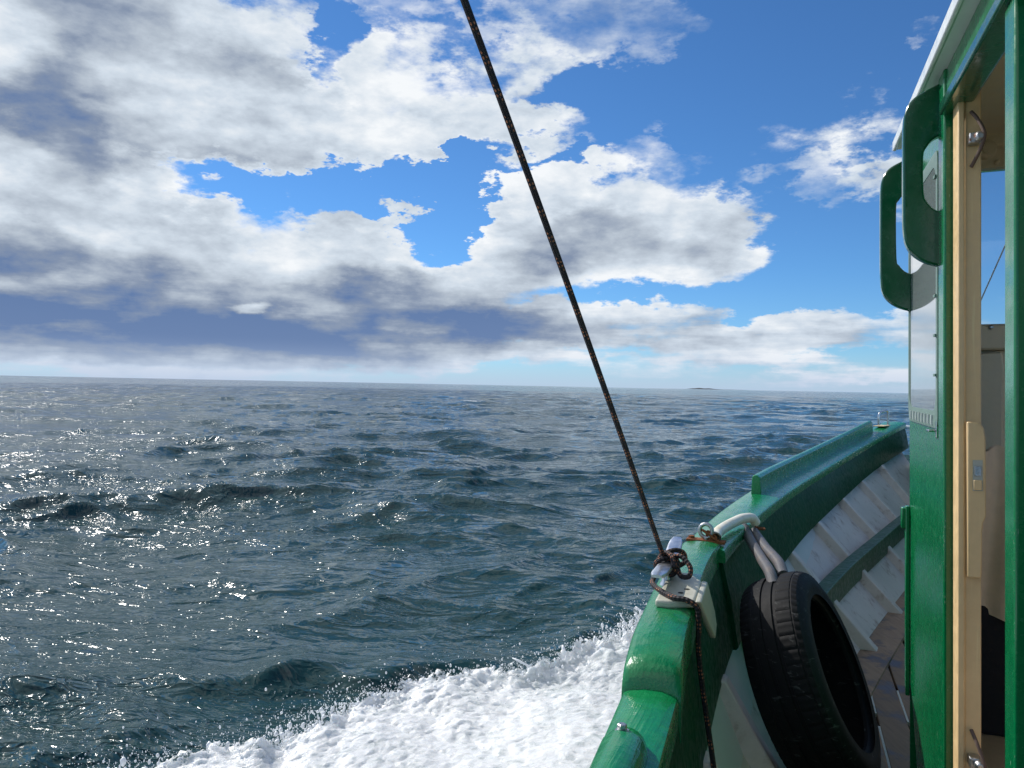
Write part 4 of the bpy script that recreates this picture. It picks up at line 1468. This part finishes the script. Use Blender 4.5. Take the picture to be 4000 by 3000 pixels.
# ---------------------------------------------------------------- wheelhouse
def w(s, n, z):
    return W0 + SA * s + NO * n + Uz * z
def wbox(mb, s0, s1, n0, n1, z0, z1):
    return mb.box(w((s0 + s1) / 2, (n0 + n1) / 2, (z0 + z1) / 2), SA * (abs(s1 - s0) / 2), NO * (abs(n1 - n0) / 2), Uz * (abs(z1 - z0) / 2))
ZR = 0.785
# side wall with the window opening
S0, S1 = -0.075, 0.50
WS0, WS1, WZ0, WZ1 = -0.055, 0.435, -0.088, 0.60
mb = MB()
oc = [(S0, -0.32), (S1, -0.32), (S1, ZR + 0.01), (S0, ZR + 0.01)]
ic = [(WS0, WZ0), (WS1, WZ0), (WS1, WZ1), (WS0, WZ1)]
for nn in (0.0, -0.042):
    k = mb.add([w(s, nn, z) for s, z in oc] + [w(s, nn, z) for s, z in ic], [(i, (i + 1) % 4, 4 + (i + 1) % 4, 4 + i) for i in range(4)])
mb.F += [(4 + i, 4 + (i + 1) % 4, 12 + (i + 1) % 4, 12 + i) for i in range(4)] + [(i, (i + 1) % 4, 8 + (i + 1) % 4, 8 + i) for i in range(4)]
mb.prism([w(S0, 0, -0.3201), w(S1, 0, -0.3201), w(S1, 0, DECK), w(0.20, 0, DECK), w(-0.02, 0, -1.02), w(-0.07, 0, -0.96), w(S0, 0, -0.94)], NO * -0.042)
side = part(mb, 'wheelhouse_side', M['house'], boat)
# pane and seal
mb = MB()
wbox(mb, WS0 - 0.004, WS1 + 0.012, -0.004, 0.0025, WZ0 - 0.01, WZ1 + 0.01)
part(mb, 'window_pane', M['pane'], side, smooth=False)
def rrect(s0, s1, z0, z1, r, n, nn):
    pts = []
    for (cs, cz, a0) in ((s1 - r, z1 - r, 0), (s0 + r, z1 - r, 90), (s0 + r, z0 + r, 180), (s1 - r, z0 + r, 270)):
        for k in range(n + 1):
            a = rad(a0 + 90 * k / n)
            pts.append(w(cs + r * math.cos(a), nn, cz + r * math.sin(a)))
    return pts
mb = MB()
A, B = rrect(WS0 - 0.008, WS1 + 0.028, WZ0 - 0.030, WZ1 + 0.02, 0.03, 6, 0.0), rrect(WS0 + 0.004, WS1 - 0.004, WZ0 + 0.016, WZ1 - 0.014, 0.045, 6, 0.0)
rows = [A, [p + NO * 0.005 for p in A], [p.lerp(q, 0.35) + NO * 0.0065 for p, q in zip(A, B)], [p + NO * 0.004 for p in B], [p + NO * 0.002 for p in B]]
mb.grid(rows, closed_u=True)
part(mb, 'window_seal', M['rubber_trim'], side)
for k in range(8):
    mb = MB()
    wbox(mb, 0.005 + 0.055 * k, 0.011 + 0.055 * k, 0.006, 0.0105, WZ0 - 0.022, WZ0 + 0.004)
    part(mb, 'seal_clip', M['roof_white'], side, smooth=False)
for k in range(6):
    mb = MB()
    wbox(mb, WS1 - 0.004, WS1 + 0.022, 0.005, 0.0105, 0.02 + 0.105 * k, 0.027 + 0.105 * k)
    part(mb, 'seal_clip', M['rubber_trim'], side, smooth=False)
# corner trim, latch plate
mb = MB()
wbox(mb, S0 - 0.012, S0 + 0.012, 0.001, 0.014, -1.02, -0.40)
part(mb, 'corner_trim', M['house'], side, bevel=0.003)
mb = MB()
wbox(mb, S0 - 0.016, S0 + 0.010, 0.0, 0.026, -0.475, -0.405)
part(mb, 'latch_block', M['house'], side, bevel=0.005)
mb = MB()
wbox(mb, 0.40, 0.435, 0.0, 0.022, WZ0 - 0.040, WZ0 - 0.034)
wbox(mb, 0.440, 0.450, 0.0, 0.006, WZ0 - 0.055, WZ0 - 0.010)
part(mb, 'window_catch', M['steel'], side, bevel=0.0015)
# black block behind the cut-away corner, its colour standing in for shade
mb = MB()
wbox(mb, S0 + 0.005, 1.9, -0.045, -1.47, DECK, -0.965)
part(mb, 'wheelhouse_shade_base', M['dark'], boat)

def grab(name, s, zt, zb, h0, h1):
    out = [(0, zt), (0.045, zt - 0.020), (0.066, zt - 0.033), (0.080, zt - 0.050), (0.088, zt - 0.072), (0.091, zt - 0.100), (0.092, zt - 0.140), (0.092, zb + 0.150), (0.091, zb + 0.105), (0.087, zb + 0.070), (0.076, zb + 0.045), (0.058, zb + 0.026), (0.035, zb + 0.012), (0, zb)]
    hole = [(0, h0), (0.020, h0 + 0.010), (0.036, h0 + 0.030), (0.044, h0 + 0.055), (0.045, h1 - 0.055), (0.038, h1 - 0.030), (0.022, h1 - 0.010), (0, h1)]
    sm = lambda L: [(q.x, q.y) for q in spline([(a, b, 0) for a, b in L], 3)]
    loop = [Vector((a, b)) for a, b in sm(out) + sm(hole)]
    nn_ = len(loop)
    area = sum(loop[i].x * loop[(i + 1) % nn_].y - loop[(i + 1) % nn_].x * loop[i].y for i in range(nn_))
    inw = []
    for i in range(nn_):
        e = (loop[(i + 1) % nn_] - loop[i - 1]).normalized()
        inw.append(Vector((-e.y, e.x)) * (1 if area > 0 else -1))
    rows = []
    for ds_, ins in ((-0.0150, 0.0050), (-0.0138, 0.0020), (-0.0110, 0.0), (0.0110, 0.0), (0.0138, 0.0020), (0.0150, 0.0050)):
        rows.append([w(s + ds_, max((q + v_ * ins).x, -0.001), (q + v_ * ins).y) for q, v_ in zip(loop, inw)])
    mb = MB()
    mb.grid(rows, closed_u=True, caps=True)
    return part(mb, name, M['handle'], side, angle=16)
grab('grab_handle', 0.50, 0.775, 0.300, 0.440, 0.640)
grab('grab_handle', -0.045, 0.735, 0.235, 0.355, 0.625)

# roof
mb = MB()
rows = []
for s in (-0.12, -0.10, 2.0):
    rows.append([w(s, n, ZR + (0.028 if s > -0.11 else 0.014) + 0.05 * (1 - ((n + 0.76) / 0.8) ** 2)) for n in np.linspace(0.042, -1.562, 13)])
mb.grid(rows)
und = [[w(s, n, ZR) for n in np.linspace(0.042, -1.562, 13)] for s in (-0.12, 2.0)]
mb.grid(und)
part(mb, 'roof', M['roof_white'], boat)
mb = MB()
wbox(mb, -0.125, 2.0, 0.034, 0.046, ZR - 0.004, ZR + 0.030)
part(mb, 'roof_edging', M['roof_white'], boat, bevel=0.004)
# door surround
mb = MB()
wbox(mb, 0.505, 0.580, -0.042, 0.010, DECK, ZR - 0.001)
post = part(mb, 'door_post', M['house'], boat, bevel=0.006, seg=3)
mb = MB()
wbox(mb, 0.5801, 0.606, -0.06, -0.012, DECK, 0.69)
part(mb, 'door_gap_shade', M['dark'], post)  # black strip put in for the shade of the gap beside the post
mb = MB()
wbox(mb, 0.5803, 1.24, -0.042, 0.004, 0.70, ZR - 0.001)
lint = part(mb, 'door_lintel', M['house'], boat, bevel=0.004)
mb = MB()
wbox(mb, 0.575, 1.30, -0.042, 0.020, 0.668, 0.699)
part(mb, 'drip_moulding', M['handle'], lint, bevel=0.006)
mb = MB()
wbox(mb, 1.150, 1.218, -0.045, 0.008, DECK, 0.667)
part(mb, 'door_post', M['house'], boat, bevel=0.006, seg=3)
mb = MB()
wbox(mb, 1.220, 2.0, -0.06, -0.022, DECK, ZR - 0.001)
part(mb, 'after_side', M['handle'], boat)
# cream jamb
mb = MB()
wbox(mb, 0.606, 0.668, -0.020, -0.006, DECK, 0.70)
jamb = part(mb, 'door_jamb', M['cream'], boat, bevel=0.003)
mb = MB()
wbox(mb, 0.606, 0.660, -0.0560, -0.0205, DECK, 0.70)
part(mb, 'jamb_board', M['cream'], jamb, bevel=0.003)
mb = MB()
mb.prism([w(0.6602, n, z) for n, z in ((-0.022, -0.088), (-0.048, -0.090), (-0.058, -0.104), (-0.061, -0.13), (-0.062, -0.31), (-0.056, -0.325), (-0.054, -0.345), (-0.053, -0.455), (-0.024, -0.455))], SA * 0.020)
lock = part(mb, 'lock_block', M['cream'], jamb, bevel=0.004, seg=2)
mb = MB()
wbox(mb, 0.6803, 0.6815, -0.054, -0.034, -0.250, -0.178)
part(mb, 'latch_recess', M['pad'], lock, smooth=False)
mb = MB()
wbox(mb, 0.6816, 0.684, -0.051, -0.037, -0.215, -0.192)
part(mb, 'latch_bolt', M['galv'], lock, bevel=0.001)
mb = MB()
wbox(mb, 0.6816, 0.686, -0.052, -0.035, -0.248, -0.224)
part(mb, 'strike_plate', M['cream'], lock, bevel=0.0015)
def cord_hook(zc, big):
    mb = MB()
    wbox(mb, 0.660, 0.690, -0.050, -0.026, zc - 0.012, zc + 0.012)
    mb.lathe(w(0.685, -0.045, zc), SA, [(0, 0.010), (0.012, 0.012), (0.020, 0.007)], 12)
    hk = part(mb, 'door_hook', M['galv'], jamb, bevel=0.002)
    mb = MB()
    pts = [w(0.664, -0.034, zc + 0.068), w(0.685, -0.042, zc + 0.045), w(0.70, -0.052, zc + 0.012), w(0.70, -0.053, zc - 0.008), w(0.688, -0.045, zc - 0.035), w(0.664, -0.034, zc - 0.062)]
    mb.tube(spline(pts, 8), 0.0042, 8)
    part(mb, 'hook_cord', M['cord'], hk)
    return hk
cord_hook(0.575, True)
cord_hook(-0.885, False)

# outer face of the wheelhouse front, green like the side
mb2 = MB()
for (z0, z1, n0, n1) in ((DECK, 0.184, -1.52, -0.001), (0.677, ZR - 0.001, -1.52, -0.001), (0.1842, 0.6768, -0.144, -0.001), (0.1842, 0.6768, -1.52, -1.41)):
    wbox(mb2, S0 - 0.012, S0 - 0.0005, n0, n1, z0, z1)
part(mb2, 'wheelhouse_front', M['house'], boat)

# wheelhouse interior: front bulkhead with the windscreen, starboard side, deckhead; back left open for light
FS = -0.045
inside = MB()
wbox(inside, FS - 0.03, FS, -0.043, -1.478, -0.9649, 0.104)
bulk = part(inside, 'front_bulkhead', M['inside'], boat)
mb = MB()
wbox(mb, FS - 0.035, FS + 0.045, -0.05, -1.475, 0.105, 0.186)
sill = part(mb, 'windscreen_sill', M['inside'], bulk, bevel=0.008)
mb = MB()
wbox(mb, FS - 0.03, FS + 0.02, -0.05, -1.475, 0.675, ZR - 0.001)
part(mb, 'windscreen_header', M['inside'], bulk, bevel=0.004)
mb = MB()
wbox(mb, FS + 0.021, FS + 0.05, -0.05, -1.475, 0.735, ZR - 0.002)
part(mb, 'deckhead_beam', M['inside'], bulk, bevel=0.006)
for n0, n1 in ((-0.043, -0.145), (-0.74, -0.80), (-1.41, -1.478)):
    mb = MB()
    wbox(mb, FS - 0.029, FS - 0.001, n1, n0, 0.187, 0.674)
    part(mb, 'windscreen_post', M['inside'], bulk, bevel=0.003)
for n0, n1 in ((-0.146, -0.739), (-0.801, -1.409)):
    mb = MB()
    wbox(mb, FS - 0.018, FS - 0.013, n1, n0, 0.187, 0.674)
    part(mb, 'windscreen_pane', M['glass'], bulk, smooth=False)
mb = MB()
mb.lathe(w(FS + 0.05, -0.205, 0.728), SA, [(-0.03, 0.027), (0, 0.027), (0.004, 0.022), (0.004, 0.017), (0.010, 0.016), (0.010, 0.010)], 20)
part(mb, 'round_switch', M['inside'], bulk)
mb = MB()
mb.lathe(w(FS + 0.021, -0.236, 0.690), SA, [(-0.005, 0.008), (0.005, 0.008), (0.008, 0.004)], 10)
part(mb, 'screw', M['inside'], bulk)
mb = MB()
mb.lathe(w(FS + 0.046, -0.215, 0.176), SA, [(-0.005, 0.007), (0.004, 0.007), (0.007, 0.003)], 10)
part(mb, 'screw', M['galv'], bulk)
# boxed post under the sill and the lettered plaque beside it
mb = MB()
prof = [(-0.186, 0.095), (-0.246, 0.100), (-0.251, 0.085), (-0.254, 0.06), (-0.254, 0.015), (-0.250, 0.0), (-0.249, -0.90), (-0.180, -0.90), (-0.180, 0.07)]
mb.prism([w(FS + 0.001, n, z) for n, z in prof], SA * 0.03)
part(mb, 'boxed_post', M['inside'], bulk, bevel=0.006, seg=3)
mb = MB()
wbox(mb, FS + 0.0005, FS + 0.005, -0.300, -0.2705, 0.012, 0.088)
plq = part(mb, 'plaque', M['plaque'], bulk, bevel=0.001)
mb = MB()
for (n0, n1, z0, z1) in ((-0.301, -0.2695, 0.088, 0.0895), (-0.301, -0.2695, 0.0105, 0.012), (-0.271, -0.2695, 0.0105, 0.0895), (-0.301, -0.2995, 0.0105, 0.0895)):
    wbox(mb, FS + 0.0048, FS + 0.0062, n0, n1, z0, z1)
part(mb, 'plaque_border', M['ink'], plq, smooth=False)
for k, chx in enumerate('YOONRT'):
    cu = bpy.data.curves.new('letter', 'FONT')
    cu.body = chx
    cu.size = 0.0125
    cu.extrude = 0.0003
    cu.align_x = 'CENTER'
    cu.align_y = 'CENTER'
    cu.materials.append(M['ink'])
    tmp = bpy.data.objects.new('letter_outline', cu)
    COL.objects.link(tmp)
    bpy.context.view_layer.update()
    lm = bpy.data.meshes.new_from_object(tmp.evaluated_get(bpy.context.evaluated_depsgraph_get()))
    bpy.data.objects.remove(tmp)
    lo = bpy.data.objects.new('letter', lm)
    COL.objects.link(lo)
    lo.parent = plq
    # text reads downwards: glyph right = down, glyph up = starboard
    rx, ry, rz_ = -Uz, NO * -1.0, SA
    mt = Matrix((( rx.x, ry.x, rz_.x, 0), (rx.y, ry.y, rz_.y, 0), (rx.z, ry.z, rz_.z, 0), (0, 0, 0, 1)))
    mt.translation = w(FS + 0.0054, -0.2800, 0.081 - 0.0115 * k)
    lo.matrix_local = mt
# starboard side, its unseen opening widened to let light in; deckhead, cabin sole
mb = MB()
for (z0, z1, s0_, s1_) in ((DECK, 0.05, -0.07, 1.9), (0.62, ZR - 0.001, -0.07, 1.9), (0.0501, 0.6199, -0.07, 0.10), (0.0501, 0.6199, 1.6, 1.9)):
    wbox(mb, s0_, s1_, -1.52, -1.48, z0, z1)
part(mb, 'starboard_side', M['inside'], boat)
mb = MB()
wbox(mb, -0.074, 1.899, -1.479, -0.0605, ZR - 0.016, ZR - 0.0015)
part(mb, 'deckhead', M['inside'], boat)
mb = MB()
wbox(mb, FS + 0.05, 1.0, -0.50, -1.45, -0.9547, -0.56)
part(mb, 'bounce_block', M['inside'], boat, bevel=0.01)  # unseen pale block added to bounce sunlight onto the front bulkhead and bag
mb = MB()
wbox(mb, FS + 0.032, 0.34, -0.09, -0.40, -0.9547, -0.60)
part(mb, 'interior_shade_block', M['black_int'], boat, bevel=0.01)  # black block standing in for the dark, shaded interior below the bag

mb = MB()
wbox(mb, 0.0, 1.9, -0.062, -1.478, -0.9648, -0.955)
part(mb, 'cabin_sole', M['sole'], boat)

# canvas bag hanging behind the jamb
cb = w(0.36, -0.10, -0.15)
mb = MB()
rows = []
rr_ = np.random.default_rng(4)
for i, t in enumerate(np.linspace(0, 1, 26)):
    row = []
    for j, u in enumerate(np.linspace(0, 1, 30)):
        zt = -0.155 - 0.075 * u - 0.015 * math.sin(u * 14)
        z = zt * (1 - t) + (-0.62 - 0.10 * u * u) * t
        fold = 0.012 * math.sin(u * 17 + 2.0 * t) * (1 - 0.5 * t) + 0.02 * math.sin(u * 6 + 1 + t * 3) + 0.05 * math.sin(t * math.pi) * math.sin(u * math.pi)
        row.append(w(0.36 + fold, -0.095 - 0.20 * u, z))
    rows.append(row)
mb.grid(rows)
mb.grid([[p - SA * 0.03 for p in r] for r in rows])
bag = mb.build('canvas_bag', M['canvas'], None, origin=cb)
tag(bag, 'pale canvas bag hanging inside the wheelhouse doorway behind the cream jamb', 'bag')

# stay wire seen through the windscreen
mb = MB()
mb.tube([Vector((4.16, 7.75, -0.44)), Vector((3.75, 6.0, 0.85)), Vector((3.40, 4.5, 1.96))], 0.006, 8)
part(mb, 'stay_wire', M['galv'], boat)
# steps of clean-up: working attributes are not part of the description
for o_ in bpy.data.objects:
    if '_base' in o_:
        del o_['_base']
